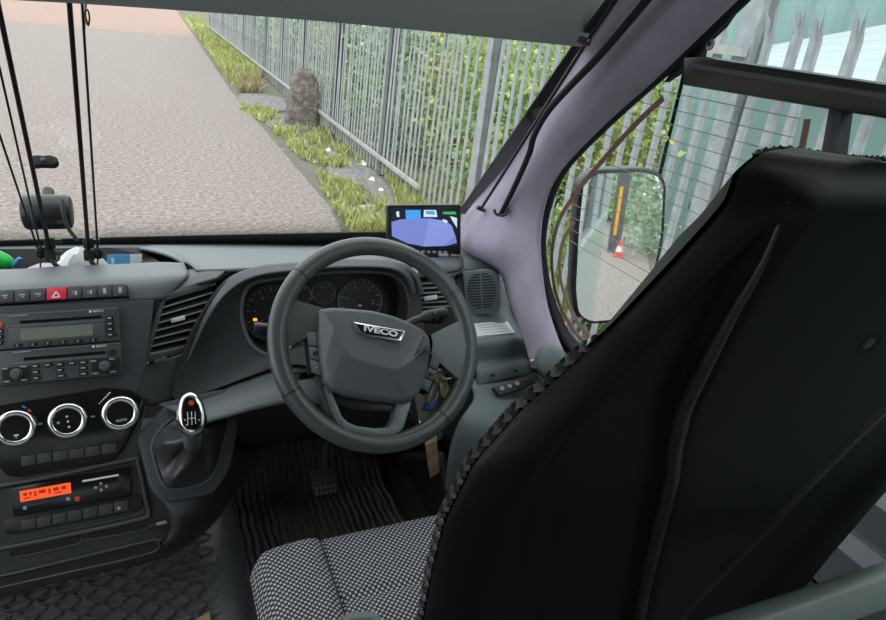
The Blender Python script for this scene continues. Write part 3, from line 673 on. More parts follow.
for px_ in ([(-60, 590), (20, 572), (150, 541), (158, 542), (156, 551), (120, 561), (0, 588), (-60, 602)], [(88, 534), (144, 523), (145, 529), (89, 540)], [(10, 553), (20, 548), (78, 538), (79, 543), (70, 546), (18, 557)]):
    tube('bin_rim', smooth_path([ST.pt(x, y, .0008) for x, y in px_], 4, True), .0016 if px_[0][0] > 0 else .0028, M['dashdk'], dash, 6, True)
inkline('crease_line', (0, 545), (142, 514), .0012, ST, .001, M['dashmid'], dash)
pxprism('usb_socket', [(148, 524), (176, 516), (178, 521), (176, 525), (150, 530)], ST, -.001, .003, M['black'], dash, .001)
pxprism('usb_port', [(156, 523), (166, 520.5), (167, 523), (157, 525.5)], ST, .002, .004, M['greyprint'], dash)
# console flank right of the stack, and lower lip
patch('console_flank', [[ST.pt(146, 470, -.002), D(165, 500, 1.03), D(200, 494, 1.04), D(226, 468, 1.09), D(236, 440, 1.2)],
                        [ST.pt(170, 520, -.002), D(180, 520, 1.0), D(208, 505, 1.05), D(232, 474, 1.14), D(250, 452, 1.26)],
                        [ST.pt(162, 548, -.002), D(184, 538, 1.03), D(213, 512, 1.1), D(238, 480, 1.2), D(258, 456, 1.32)],
                        [D(150, 556, 1.10), D(190, 541, 1.12), D(222, 512, 1.16), D(246, 478, 1.26), D(266, 456, 1.4)]], M['dashdk'], dash, .006)
# --- gear lever surround
GP = Frame(ST.pt(145, 445, 0), (.06, -.8, .62))
surr = pxprism('gear_surround', [(136, 436), (170, 400), (226, 388), (236, 400), (238, 432), (230, 470), (214, 494), (164, 505), (150, 490)], GP, -.03, .004, mat('surround_plastic', (.045, .049, .054), .45, bump=.2, bscale=700), dash, .006, rnd=.012)
pxprism('cup_recess', [(206, 414), (212, 408), (222, 407), (228, 414), (226, 422), (208, 424)], GP, .003, .0045, M['gloss'], dash)
# --- climate panel
clim = thing('climate_panel', ST.pt(65, 435), 'gloss black heater panel with three chrome ringed dials', 'heater panel')
pxprism('panel', [(-22, 415), (-8, 407), (105, 388), (130, 390), (145, 399), (144, 412), (122, 452), (112, 461), (18, 478), (6, 476), (-10, 455), (-24, 430)], ST, -.003, .006, M['gloss'], clim, .004, rnd=.006)
for i, (cx, cy) in enumerate(((15, 428.5), (67.3, 421), (120.3, 413.6))):
    cu, cv = ST.hit(cx, cy, .018)
    kn = lathe('dial', ST, cu, cv, [(.0225, .005), (.0225, .016), (.0215, .0185)], M['gloss'], clim, 36)
    n_ = 40; V = []; Fs = []
    V, Fs = tube_data([ST.P(cu+.0255*math.cos(2*PI*k/n_), cv+.0255*math.sin(2*PI*k/n_), .014) for k in range(n_)], .0060, 10, True, up=ST.n)
    mesh('chrome_ring', V, Fs, M['chrome'], kn, 80)
    lathe('dial_base', ST, cu, cv, [(.031, .004), (.029, .010)], M['black'], kn, 36)
    if i == 2: text('legend', 'AUTO', ST, cu+.001, cv-.012, .0065, .0187, M['white'], kn)
    if i == 0:
        prism('legend', rrect(cu+.001, cv-.0115, .007, .0028, .001), ST, .0185, .0191, M['white'], kn); prism('indicator', circ(cu+.001, cv-.0155, .0013, 10), ST, .0185, .0191, M['toyg'], kn)
    if i == 1:
        for du, dv in ((.0, .008), (.001, -.001), (.002, -.0105)): prism('symbol', rrect(cu+du, cv+dv, .0032, .0032, .001), ST, .0185, .0191, M['white'], kn)
        prism('symbol', circ(cu-.0135, cv-.001, .0024, 12), ST, .0185, .0191, M['greyprint'], kn)
for cx, cy in ((40, 424), (93, 416.5)):
    cu, cv = ST.hit(cx, cy, .006); prism('symbol', rrect(cu, cv, .007, .003, .001), ST, .006, .0066, M['greyprint'], clim)
inkline('cold_mark', (22, 406), (26, 408), .003, ST, .0064, M['bluep'], clim); inkline('hot_mark', (28, 409), (31, 412), .003, ST, .0064, M['redp'], clim)
for k in range(6): inkline('fan_mark', (99+k*2, 404-k*2.1), (100.1+k*2, 402.8-k*2.1), .0016+k*.0003, ST, .0064, M['white'], clim)
for i in range(6):
    xa = 21+i*16.1; xb = xa+15
    ya = lambda x: 456.5-.145*(x-21); yb = lambda x: 466.5-.145*(x-21)
    pxprism('switch_blank', [(xa, ya(xa)), (xb, ya(xb)), (xb, yb(xb)), (xa, yb(xa))], ST, .004, .0095, M['dashdk'], clim, .0015)
# --- radio and disc unit
def lines_between(tl, tr, bl, br):
    def f(u, v):
        a = (tl[0]+(tr[0]-tl[0])*u, tl[1]+(tr[1]-tl[1])*u); b = (bl[0]+(br[0]-bl[0])*u, bl[1]+(br[1]-bl[1])*u)
        return (a[0]+(b[0]-a[0])*v, a[1]+(b[1]-a[1])*v)
    return f
def quad(f, u0, u1, v0, v1): return [f(u0, v0), f(u1, v0), f(u1, v1), f(u0, v1)]
ra = lines_between((-3, 314.5), (118.5, 307), (-4, 350), (120.5, 340.5))
rad = thing('car_radio', ST.pt(58, 330), 'black car radio with green display, upper unit in the centre stack', 'radio')
pxprism('body', quad(ra, 0, 1, 0, 1), ST, -.003, .010, M['radio'], rad, .002)
pxprism('trim_line', quad(ra, .01, .985, .02, .05), ST, .009, .0106, M['satin'], rad)
pxprism('disc_slot', quad(ra, .19, .86, .22, .30), ST, .009, .0104, M['gloss'], rad); pxprism('slot_lip', quad(ra, .08, .88, .34, .38), ST, .009, .0112, M['satin'], rad)
pxprism('display_surround', quad(ra, .10, .88, .40, .83), ST, .009, .0105, M['dashmid'], rad, .0003); pxprism('display', quad(ra, .195, .78, .46, .78), ST, .010, .0111, M['lcd'], rad)
for k in range(6): pxprism('button', quad(ra, .135+k*.122, .205+k*.122, .87, .97), ST, .009, .0128, M['black'], rad, .0008); pxprism('legend', quad(ra, .165+k*.122, .175+k*.122, .89, .95), ST, .0127, .0132, M['greyprint'], rad)
for k in range(4):
    pxprism('button', quad(ra, .885, .955, .25+k*.165, .37+k*.165), ST, .009, .0128, M['black'], rad, .0008); pxprism('legend', quad(ra, .905, .935, .29+k*.165, .33+k*.165), ST, .0127, .0132, M['greyprint'], rad)
    pxprism('button', quad(ra, .0, .05, .25+k*.165, .37+k*.165), ST, .009, .0128, M['redp'] if k == 0 else M['black'], rad, .0008)
    if k: pxprism('legend', quad(ra, .012, .038, .29+k*.165, .33+k*.165), ST, .0127, .0132, M['greyprint'], rad)
inkline('legend', (9, 316.3), (27, 315.2), .0016, ST, .0108, M['greyprint'], rad)
cu, cv = ST.hit(99, 311.2); text('maker_name', 'BOSCH', ST, cu, cv, .0052, .0108, M['white'], rad, bold=.00008); cu, cv = ST.hit(91, 311.7); lathe('maker_mark', ST, cu, cv, [(.0022, .0103), (.0022, .0111)], M['white'], rad, 14)
for v in (.18, .85): cu, cv = ST.hit(*ra(.975, v)); lathe('screw_hole', ST, cu, cv, [(.0013, .009), (.0013, .0106)], M['gloss'], rad, 10)
rb = lines_between((-4, 351.5), (121, 342), (-4, 386), (122.5, 374))
ste = thing('disc_player', ST.pt(58, 364), 'black disc player with two silver knobs, lower unit in the centre stack', 'disc player')
pxprism('body', quad(rb, 0, 1, 0, 1), ST, -.003, .010, M['radio'], ste, .002); pxprism('trim_line', quad(rb, .01, .985, .02, .05), ST, .009, .0106, M['satin'], ste)
pxprism('disc_slot', quad(rb, .22, .87, .24, .33), ST, .009, .0104, M['gloss'], ste); pxprism('slot_lip', quad(rb, .11, .88, .37, .41), ST, .009, .0112, M['satin'], ste)
pxprism('control_plate', quad(rb, .05, .28, .50, .97), ST, .009, .0105, M['black'], ste); pxprism('control_plate', quad(rb, .76, .985, .46, .95), ST, .009, .0105, M['black'], ste)
for u in (.155, .86):
    cu, cv = ST.hit(*rb(u, .70), .018); kn = lathe('knob', ST, cu, cv, [(.0082, .009), (.0075, .022), (.0062, .0235)], M['dashmid'], ste, 24); lathe('knob_ring', ST, cu, cv, [(.0092, .010), (.0092, .013)], M['satin'], kn, 24)
    for a, b in ((-.085, -.18), (.065, -.2), (-.07, .2), (.07, .2)): pxprism('legend', quad(rb, u+a-.025, u+a+.02, .70+b-.02, .70+b+.02), ST, .0103, .011, M['greyprint'], ste)
for uu, vv in ((.31, .52), (.41, .52), (.505, .53), (.60, .53), (.69, .53), (.31, .70), (.505, .70), (.69, .70), (.315, .88), (.515, .88), (.69, .88)):
    pxprism('button', quad(rb, uu-.035, uu+.035, vv-.06, vv+.06), ST, .009, .0125, M['black'], ste, .0008); pxprism('legend', quad(rb, uu-.018, uu+.018, vv-.02, vv+.02), ST, .0124, .013, M['greyprint'], ste)
pxprism('button', quad(rb, .895, .955, .22, .36), ST, .009, .0125, M['black'], ste, .0008)
cu, cv = ST.hit(102, 345.9); text('maker_name', 'BOSCH', ST, cu, cv, .0052, .0108, M['white'], ste, bold=.00008); cu, cv = ST.hit(94, 346.5); lathe('maker_mark', ST, cu, cv, [(.0022, .0103), (.0022, .0111)], M['white'], ste, 14)
inkline('legend', (13, 352.6), (31, 351.2), .0016, ST, .0108, M['greyprint'], ste)
# --- tachograph
ta = lines_between((10.5, 488), (129.5, 467.5), (13.5, 516.5), (131.5, 494.5))
tach = thing('tachograph', ST.pt(70, 490), 'black tachograph with lit orange display below the heater panel', 'tachograph')
pxprism('body', quad(ta, 0, 1, 0, 1), ST, -.003, .008, M['gloss'], tach, .002)
pxprism('display', quad(ta, .07, .50, .17, .55), ST, .007, .0086, M['orange'], tach)
for k, (a, b, v0, v1) in enumerate(((.10, .13, .25, .37), (.15, .17, .25, .37), (.19, .21, .26, .44), (.23, .29, .25, .37), (.31, .33, .25, .44), (.35, .40, .25, .37), (.42, .46, .25, .37), (.10, .16, .42, .47), (.36, .42, .42, .47))): pxprism('display_mark', quad(ta, a, b, v0, v1), ST, .0084, .009, M['orangedk'], tach)
pxprism('paper_edge', quad(ta, .60, .905, .17, .24), ST, .007, .009, M['white'], tach)
for u, v in ((.755, .37), (.71, .48), (.80, .50), (.755, .60)): cu, cv = ST.hit(*ta(u, v)); lathe('button', ST, cu, cv, [(.0028, .007), (.0024, .0098)], M['greyprint'], tach, 12)
for u, v in ((.11, .74), (.475, .70)): cu, cv = ST.hit(*ta(u, v)); lathe('button', ST, cu, cv, [(.0034, .007), (.003, .0098)], M['greyprint'], tach, 12)
pxprism('red_button', quad(ta, .525, .565, .72, .88), ST, .007, .0098, M['redp'], tach, .0008); pxprism('card_key', quad(ta, .90, .965, .25, .62), ST, .007, .009, M['black'], tach, .0005)
inkline('seam', (14, 508), (75, 497), .0007, ST, .0084, M['dashmid'], tach)

tube('lower_bezel', smooth_path([ST.pt(x, y, .001) for x, y in ((3, 486), (60, 475), (130, 460), (138, 463), (146, 500), (149, 514), (142, 519), (80, 533), (4, 548), (-6, 545), (-8, 510), (-6, 490))], 5, True), .0045, M['dashdk'], dash, 8, True)
# --- left air vent
VF = Frame(at(178, 325, Y=1.235), (.30, -.9, .35))
vent = pxprism('air_vent', [(168, 292), (206, 280), (226, 280), (218, 300), (196, 357), (146, 366), (144, 360), (160, 310)], VF, -.02, -.012, M['gloss'], dash)
for k in range(8):
    t = k/7; a = (165-19*t, 301+55*t-2); b = (216-24*t, 285+61*t-2)
    pA, pB = VF.pt(*a, 0), VF.pt(*b, 0); pA2, pB2 = VF.pt(a[0], a[1]+1.6, 0), VF.pt(b[0], b[1]+1.6, 0)
    mesh('slat', [pA, pB, pB2, pA2]+[p+Vector((0, .02, .006)) for p in (pA, pB, pB2, pA2)], [(0, 1, 2, 3), (4, 5, 6, 7), (0, 1, 5, 4), (2, 3, 7, 6), (0, 3, 7, 4), (1, 2, 6, 5)], None, vent, mats=[M['slat'], M['rubber']], fm=[0, 1, 1, 1, 1, 1])
pxprism('slat_tab', [(171, 319), (185, 315.5), (185.5, 319.5), (172, 323)], VF, 0, .006, M['tab'], vent, .001)
pxprism('vent_frame', [(160, 297), (208, 281), (213, 284), (206, 289), (165, 301)], VF, -.015, .004, M['dashmid'], dash, .001)
pxprism('vent_frame', [(144, 357), (184, 347), (181, 353), (146, 363)], VF, -.015, .004, M['dashmid'], dash, .001)
pxprism('vent_frame', [(166, 299), (160, 302), (143, 362), (147, 364)], VF, -.015, .003, M['dashmid'], dash, .001)
patch('vent_canopy', [[D(187, 270, 1.36), D(210, 266, 1.36), D(228, 264, 1.36)], [D(182, 280, 1.30), D(206, 272, 1.31), D(228, 268, 1.31)], [D(166, 295, 1.26), D(196, 284, 1.27), D(216, 278, 1.27)]], M['dashdk'], dash, .006)
patch('vent_side', [[D(166, 294, 1.255), D(160, 303, 1.25)], [D(150, 330, 1.22), D(154, 330, 1.23)], [D(141, 366, 1.19), D(146, 364, 1.2)], [D(132, 402, 1.14), D(150, 402, 1.15)]], M['dashdk'], dash, .006)

patch('vent_lower_panel', [[D(141, 362, 1.195), D(160, 360, 1.20), D(192, 350, 1.215)], [D(136, 382, 1.165), D(158, 382, 1.175), D(184, 374, 1.195)], [D(130, 404, 1.14), D(154, 406, 1.15), D(180, 398, 1.18)]], M['dashdk'], dash, .006)
VW = Frame(at(158, 361, Y=1.19), (.1, -.9, .4)); cu, cv = VW.hit(147, 362.5); lathe('vent_dot', VW, cu, cv, [(.0022, -.002), (.002, .008)], M['tab'], dash, 12); cu, cv = VW.hit(173, 357.5); lathe('vent_dot', VW, cu, cv, [(.0028, -.002), (.0025, .008)], M['dashmid'], dash, 12)
prism('vent_wheel', rrect(*VW.hit(160, 359.5), .024, .006, .003, rot=.2), VW, -.004, .010, M['dashmid'], dash, .001)
# --- instrument binnacle
BF = Frame(at(325, 305, Y=1.245), (-.02, -.92, .36))
inner = [(243, 312), (244, 298), (250, 287), (264, 281), (300, 277), (335, 273), (375, 273), (394, 277), (404, 287), (408, 302), (406, 320), (398, 332), (370, 338), (330, 342), (295, 348), (268, 354), (252, 345), (245, 330)]
outer = [(186, 345), (200, 318), (214, 296), (230, 279), (256, 268), (300, 264), (345, 261), (392, 263), (412, 274), (420, 292), (424, 325), (424, 360), (400, 372), (345, 372), (290, 364), (250, 376), (205, 392), (172, 396)]
n = len(inner); V = [BF.pt(x, y, .028) for x, y in outer]
O2 = [((x*.55+a*.45), (y*.55+b*.45)) for (x, y), (a, b) in zip(outer, inner)]
V += [BF.pt(x, y, .012) for x, y in O2]+[BF.pt(x, y, 0) for x, y in inner]
ring = [smooth_path(V[k*n:(k+1)*n], 4, True) for k in range(3)]
N4 = len(ring[0])
back = [p+Vector((0, .085, -.012)) for p in ring[2]]; skirt = [p+Vector((0, .09, -.03)) for p in ring[0]]
rr_ = [skirt]+ring+[back]
V = [p for r in rr_ for p in r]; Fs = [(k*N4+i, k*N4+(i+1) % N4, (k+1)*N4+(i+1) % N4, (k+1)*N4+i) for k in range(4) for i in range(N4)]
mesh('binnacle', V, Fs, M['dashdk'], dash, 35)
# light lip around the opening, lower left
lip = [(268, 355.5), (255, 348), (247, 336), (242, 318), (242.5, 300), (249, 286.5), (263, 280.5), (300, 276), (335, 272), (375, 272), (395, 276), (405.5, 286.5), (409.5, 302)]
tube('opening_lip', smooth_path([BF.pt(x, y, .001) for x, y in lip], 5), .0046, M['dash'], dash)
patch('hood_brow', [[D(190, 345, 1.222), D(204, 316, 1.222), D(217, 294, 1.225), D(233, 277, 1.235), D(258, 266, 1.25), D(300, 262, 1.25), D(345, 259, 1.25), D(394, 261, 1.25), D(416, 272, 1.25), D(424, 292, 1.24)], [D(172, 396, 1.19), D(194, 345, 1.20), D(212, 310, 1.205), D(234, 287, 1.215), D(260, 275, 1.222), D(300, 270, 1.225), D(345, 267, 1.225), D(388, 268, 1.225), D(406, 277, 1.225), D(414, 296, 1.22)]], M['dashmid'], dash, .004)
CF = Frame(BF.P(0, 0, 0)+Vector((0, .06, 0)), BF.n)
clus = pxprism('instrument_cluster', inner, CF, -.03, -.004, M['black'], dash)
def dial(cx, cy, rpx, nt, a0, a1, needle, big):
    cu, cv = CF.hit(cx, cy, 0); r = abs(CF.hit(cx+rpx, cy, 0)[0]-cu)
    d = lathe('dial', CF, cu, cv, [(r, -.006), (r, .001)], M['dialface'], clus, 36)
    V, Fs = tube_data([CF.P(cu+r*math.cos(2*PI*k/36), cv+r*math.sin(2*PI*k/36), .001) for k in range(36)], .0016, 6, True, up=CF.n); mesh('bezel', V, Fs, M['satin'], d, 60)
    mb = MB()
    for k in range(nt):
        a = math.radians(a0+(a1-a0)*k/(nt-1)); L_ = .84 if k % 2 else .78; c, s = math.cos(a), math.sin(a); wd = .0005 if k % 2 else .0009
        V, Fs = prism_data([(cu+r*L_*c-wd*s, cv+r*L_*s+wd*c), (cu+r*.93*c-wd*s, cv+r*.93*s+wd*c), (cu+r*.93*c+wd*s, cv+r*.93*s-wd*c), (cu+r*L_*c+wd*s, cv+r*L_*s-wd*c)], CF, .001, .0016); mb.add(V, Fs)
        if big and k % 4 == 0: V, Fs = prism_data(rrect(cu+r*.62*c, cv+r*.62*s, .005, .0026, .0006), CF, .001, .0016); mb.add(V, Fs)
    mb.build('scale_marks', M['greyprint'], d)
    a = math.radians(needle); c, s = math.cos(a), math.sin(a)
    prism('needle', [(cu-.001*s, cv+.001*c), (cu+r*.8*c, cv+r*.8*s), (cu+.001*s, cv-.001*c)], CF, .003, .004, M['redp'], d); lathe('needle_cap', CF, cu, cv, [(.004, .001), (.003, .006)], M['black'], d, 14)
    return d, cu, cv
d1, cu, cv = dial(272, 313, 28, 21, 225, -45, 215, True)
d2, cu2, cv2 = dial(360, 301, 21.5, 19, 225, -45, 230, True)
d3, cu3, cv3 = dial(323.5, 292.5, 11.5, 7, 200, -20, 195, False)
d4, _, _ = dial(300, 296, 11.5, 7, 200, -20, 160, False)
for a in (-12, 0): prism('red_mark', rrect(cu2+.030*math.cos(math.radians(a)), cv2+.030*math.sin(math.radians(a)), .007, .0025, .0006), CF, .0012, .0018, M['redp'], d2)
prism('symbol', rrect(cu2-.001, cv2-.010, .006, .005, .001), CF, .001, .0018, M['white'], d2)
prism('red_mark', rrect(cu3-.001, cv3+.011, .010, .0025, .0008), CF, .0012, .0018, M['redp'], d3)
a_, b_ = CF.hit(255, 319.5, 0); prism('warning_lamp', rrect(a_, b_, .008, .006, .001), CF, .001, .0022, M['amber'], d1)

# --- lower knee panel below the binnacle
patch('knee_panel', [[D(152, 402, 1.17), D(200, 394, 1.19), D(250, 376, 1.2), D(292, 364, 1.2), D(345, 368, 1.2)], [D(176, 410, 1.11), D(210, 402, 1.12), D(250, 390, 1.125), D(292, 381, 1.13), D(345, 386, 1.14)], [D(200, 424, 1.07), D(228, 416, 1.075), D(258, 408, 1.08), D(295, 402, 1.085), D(345, 406, 1.10)]], M['dash'], dash, .006)
patch('knee_underside', [[D(226, 415, 1.08), D(257, 407, 1.085), D(295, 401, 1.09), D(350, 406, 1.11), D(410, 412, 1.12)], [D(232, 440, 1.2), D(262, 428, 1.22), D(300, 424, 1.24), D(350, 425, 1.26), D(420, 430, 1.25)], [D(236, 462, 1.34), D(270, 446, 1.4), D(305, 440, 1.42), D(350, 440, 1.42), D(430, 446, 1.4)]], M['dashdk'], dash, .006)
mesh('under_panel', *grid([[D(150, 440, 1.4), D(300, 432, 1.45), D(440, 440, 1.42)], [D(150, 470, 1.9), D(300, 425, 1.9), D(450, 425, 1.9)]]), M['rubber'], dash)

# --- right end of the dash: vent, speaker pod, sticker box
RV = Frame(at(436, 296, Y=1.25), (-.15, -.92, .3))
rv = pxprism('air_vent', [(419, 280), (452, 278), (456, 308), (418, 311)], RV, -.02, -.012, M['gloss'], dash)
for k in range(6):
    t = k/5; pA, pB = RV.pt(419, 283+24*t), RV.pt(455, 281+24*t); pA2, pB2 = RV.pt(419, 284.5+24*t), RV.pt(455, 282.5+24*t)
    mesh('slat', [pA, pB, pB2, pA2]+[p+Vector((0, .02, .006)) for p in (pA, pB, pB2, pA2)], [(0, 1, 2, 3), (4, 5, 6, 7), (0, 1, 5, 4), (2, 3, 7, 6), (0, 3, 7, 4), (1, 2, 6, 5)], None, rv, mats=[M['slat'], M['rubber']], fm=[0, 1, 1, 1, 1, 1])
pxprism('slat_tab', [(424, 297), (437, 295), (437.5, 299), (424.5, 301)], RV, 0, .006, M['tab'], rv, .001)
patch('pod_top', [[D(420, 253, 1.5), D(440, 250, 1.52), D(470, 246, 1.52), D(480, 249, 1.46)], [D(425, 264, 1.36), D(448, 262, 1.38), D(470, 260, 1.38), D(492, 262, 1.38)], [D(428, 277, 1.27), D(450, 275, 1.29), D(472, 270, 1.34), D(500, 272, 1.345)]], M['green'], dash, .006)
patch('pod_body', [[D(448, 270, 1.33), D(470, 268, 1.35), D(485, 266, 1.36), D(500, 270, 1.36)], [D(458, 295, 1.29), D(474, 292, 1.31), D(490, 290, 1.32), D(507, 292, 1.325)], [D(466, 318, 1.26), D(482, 316, 1.27), D(498, 314, 1.28), D(514, 312, 1.30)], [D(472, 336, 1.20), D(490, 334, 1.205), D(508, 333, 1.21), D(526, 333, 1.215)], [D(474, 344, 1.17), D(492, 342, 1.175), D(510, 341, 1.18), D(529, 340, 1.19)], [D(476, 362, 1.163), D(494, 360, 1.168), D(512, 358, 1.173), D(530, 356, 1.18)], [D(477, 372, 1.14), D(495, 369, 1.145), D(513, 366, 1.15), D(531, 363, 1.157)], [D(478, 386, 1.125), D(496, 382, 1.13), D(514, 378, 1.135), D(532, 373, 1.14)]], M['green'], dash, .006)
patch('lower_right_panel', [[D(470, 380, 1.14), D(500, 377, 1.15), D(560, 370, 1.16)], [D(474, 398, 1.09), D(500, 394, 1.09), D(560, 385, 1.09)], [D(462, 418, 1.03), D(490, 418, 1.03), D(560, 415, 1.03)], [D(450, 450, 1.02), D(490, 450, 1.0), D(560, 450, 1.0)], [D(446, 490, 1.04), D(490, 500, 1.03), D(560, 510, 1.0)]], M['green'], dash, .006)
for x, y in ((493, 375), (516, 371)): F_ = Frame(at(x, y, Y=1.132), (-.2, -1, .5)); lathe('screw', F_, 0, 0, [(.004, -.004), (.004, .0035), (.003, .0045)], M['black'], dash, 12)
SPF = Frame(at(482, 293, Y=1.283), (-.25, -1, .28))
spk = pxprism('speaker_grille', [(463, 272), (490, 269), (498, 274), (501, 308), (496, 313), (472, 316), (466, 310)], SPF, -.01, .004, M['green'], dash, .002, rnd=.008)
for k in range(13):
    v0 = 274.5+k*2.75; dx = math.sqrt(max(0, 1-((v0-291)/19.5)**2))*14.5; cx = 481.5+(v0-291)*.06
    for s in (-1, 1):
        a = (cx+s*.9, v0); b = (cx+s*dx, v0-s*.9); 
        pxprism('grille_slot', [(a[0], a[1]-.75), (b[0], b[1]-.75), (b[0], b[1]+.65), (a[0], a[1]+.65)], SPF, .0035, .0046, M['black'], spk)
STK = Frame(at(494, 328, Y=1.237), at(480, 322, Y=1.262).__sub__(at(476, 336, Y=1.20)).cross(at(515, 322, Y=1.27)-at(480, 322, Y=1.262)))
if STK.n.dot(CAM-STK.o) < 0: STK = Frame(STK.o, -STK.n)
lab = pxprism('warning_label', [(473.5, 323.5), (507, 320.5), (515, 332.5), (478, 336)], STK, -.01, .007, M['sticker'], dash)
for k in range(4):
    a = (478+k*1.1, 325.6+k*2.5); b = (505+k*1.9, 323.3+k*2.4); inkline('label_line', a, b, .0012, STK, .0072, M['greyprint'], lab)
SWF = Frame(at(512, 385, Y=1.09), (-.1, -.6, .8))
sw = pxprism('switch_plate', [(493, 387), (520, 378), (538, 372), (540, 380), (524, 388), (500, 395)], SWF, -.008, .006, M['dashdk'], dash, .002)
for x, y in ((502, 388.5), (509.5, 386), (517, 383.5)): cu, cv = SWF.hit(x, y, .008); lathe('round_switch', SWF, cu, cv, [(.0055, .005), (.005, .010)], M['greyprint'], sw, 14)
# grab knob at the door
kb = at(552, 362, Y=1.02); FK = Frame(kb, (-.5, -.8, .4)); kn_ = lathe('door_end_cap', FK, 0, 0, [(.036, -.05), (.036, -.01), (.030, .004), (.018, .010)], M['green'], dash, 24)

# ================================================================== STEERING
TL = math.radians(38); YW = math.radians(3)
WF = Frame(R(.3705, 1.028, -.561), (math.sin(YW)*math.cos(TL), -math.cos(YW)*math.cos(TL), math.sin(TL)))
whl = thing('steering_wheel', WF.P(0, 0, -.05), 'dark grey steering wheel with leather rim and badge reading IVECO', 'steering wheel')
RR, rw = .1885, .0180
N = 96
pathw = [WF.P(RR*math.cos(2*PI*k/N), RR*math.sin(2*PI*k/N), 0) for k in range(N)]
V, Fs = tube_data(pathw, rw, 18, True, flat=.8, up=WF.n); rim = mesh('rim', V, Fs, M['leather'], whl, 80)
def rimang(px, py): u, v = WF.hit(px, py); return math.atan2(v, u)
for x, y in ((297, 272), (452, 293), (291, 392), (444, 418)):
    a = rimang(x, y); c = Vector((math.cos(a), math.sin(a)))
    t = [WF.P(c.x*(RR+(rw+.0004)*math.cos(q)), c.y*(RR+(rw+.0004)*math.cos(q)), (rw*.8+.0004)*math.sin(q)) for q in [2*PI*k/20 for k in range(20)]]
    V, Fs = tube_data(t, .0011, 6, True); mesh('rim_seam', V, Fs, M['black'], rim, 60)
# hub
hub_px = [(319, 309), (332, 307), (350, 308), (372, 310), (392, 315), (410, 322), (424, 330), (430, 338), (431, 350), (428, 368), (424, 384), (418, 396), (409, 403), (396, 403), (370, 400), (346, 396), (331, 390), (325, 382), (321, 362), (319, 335)]
HB = .030
Lh = [WF.hit(x, y, HB-.006) for x, y in hub_px]; n = len(Lh)
loops = [[WF.P(u, v, -.035) for u, v in inset(Lh, .012)], [WF.P(u, v, HB-.022) for u, v in Lh], [WF.P(u, v, HB-.006) for u, v in inset(Lh, .001)], [WF.P(u, v, HB) for u, v in inset(Lh, .007)]]
# crease ridge across the pad: upper panel and lower panel meet on it
cr_px = [(335, 327), (344, 349), (352, 358), (374, 365), (396, 370), (410, 362), (425, 348)]
V = [p for l in loops for p in l]; Fs = [(k*n+i, k*n+(i+1) % n, (k+1)*n+(i+1) % n, (k+1)*n+i) for k in range(3) for i in range(n)]
base_i = 3*n; ci = len(V); V += [WF.P(*WF.hit(x, y, HB+.015), HB+.015) for x, y in cr_px]
# upper fan: outline indices 19(left) 0..8 ; lower: 8..19
up = [19]+list(range(0, 9)); lo = list(range(8, 20))
def strip_fill(A, B):
    i = j = 0; out = []
    while i < len(A)-1 or j < len(B)-1:
        if j == len(B)-1 or (i < len(A)-1 and (i+1)/(len(A)-1) <= (j+1)/(len(B)-1)): out.append((A[i], A[i+1], B[j])); i += 1
        else: out.append((A[i], B[j+1], B[j])); j += 1
    return out
Fs += strip_fill([base_i+k for k in up], [ci+k for k in range(7)])
Fs += strip_fill([base_i+k for k in lo[::-1]], [ci+k for k in range(7)])
hub = mesh('airbag_pad', V, Fs, M['hub'], whl, 18)
bv = hub.modifiers.new('b', 'BEVEL'); bv.width = .0025; bv.segments = 2; bv.limit_method = 'ANGLE'; bv.angle_limit = .18
# badge
BGF = Frame(WF.P(*WF.hit(378, 331, HB+.008), HB+.0105), WF.n+WF.v*.14)
bd = pxprism('badge', [(352.5, 321.5), (405.5, 331), (401, 341), (366, 335.5), (359, 332.5)], BGF, -.004, .0022, M['chrome'], whl, .0012, rnd=.0025)
pxprism('badge_field', [(355.5, 323.2), (402.5, 331.7), (399.3, 339.3), (367, 334.2), (361, 331.6)], BGF, .001, .0026, M['gloss'], bd)
pa, pb = BGF.hit(362, 327.8, .003), BGF.hit(399.5, 334.8, .003); rot = math.atan2(pb[1]-pa[1], pb[0]-pa[0]); ln = math.hypot(pb[0]-pa[0], pb[1]-pa[1])
text('lettering', 'IVECO', BGF, (pa[0]+pb[0])/2, (pa[1]+pb[1])/2, .0165, .0028, M['tab'], bd, .0005, .0006, (ln/.052, .92), rot)
# side spokes
def spoke(name, px_in, px_out, m):
    a = [WF.hit(x, y) for x, y in px_in]; b = [WF.hit(x, y) for x, y in px_out]
    rows = []
    for k in range(7):
        t = k/6; h = .010*(1-t)+.004+.0*t
        r = []
        for (ua, va), (ub, vb) in zip(a, b): r.append((ua+(ub-ua)*t, va+(vb-va)*t))
        top = [WF.P(u, v, h+(.006 if 0 < i < len(r)-1 else 0)) for i, (u, v) in enumerate(r)]; bot = [WF.P(u, v, -.012) for u, v in r[::-1]]
        rows.append(top+bot)
    V = [p for r in rows for p in r]; q = len(rows[0]); Fs = [(i*q+j, i*q+(j+1) % q, (i+1)*q+(j+1) % q, (i+1)*q+j) for i in range(6) for j in range(q)]
    return mesh(name, V, Fs, m, whl, 50)
spoke('spoke', [(322, 310), (321, 322), (321, 332)], [(286, 298), (280, 320), (280, 350)], M['leather'])
spoke('spoke', [(428, 336), (429, 346), (428, 356)], [(464, 318), (468, 348), (463, 384)], M['leather'])
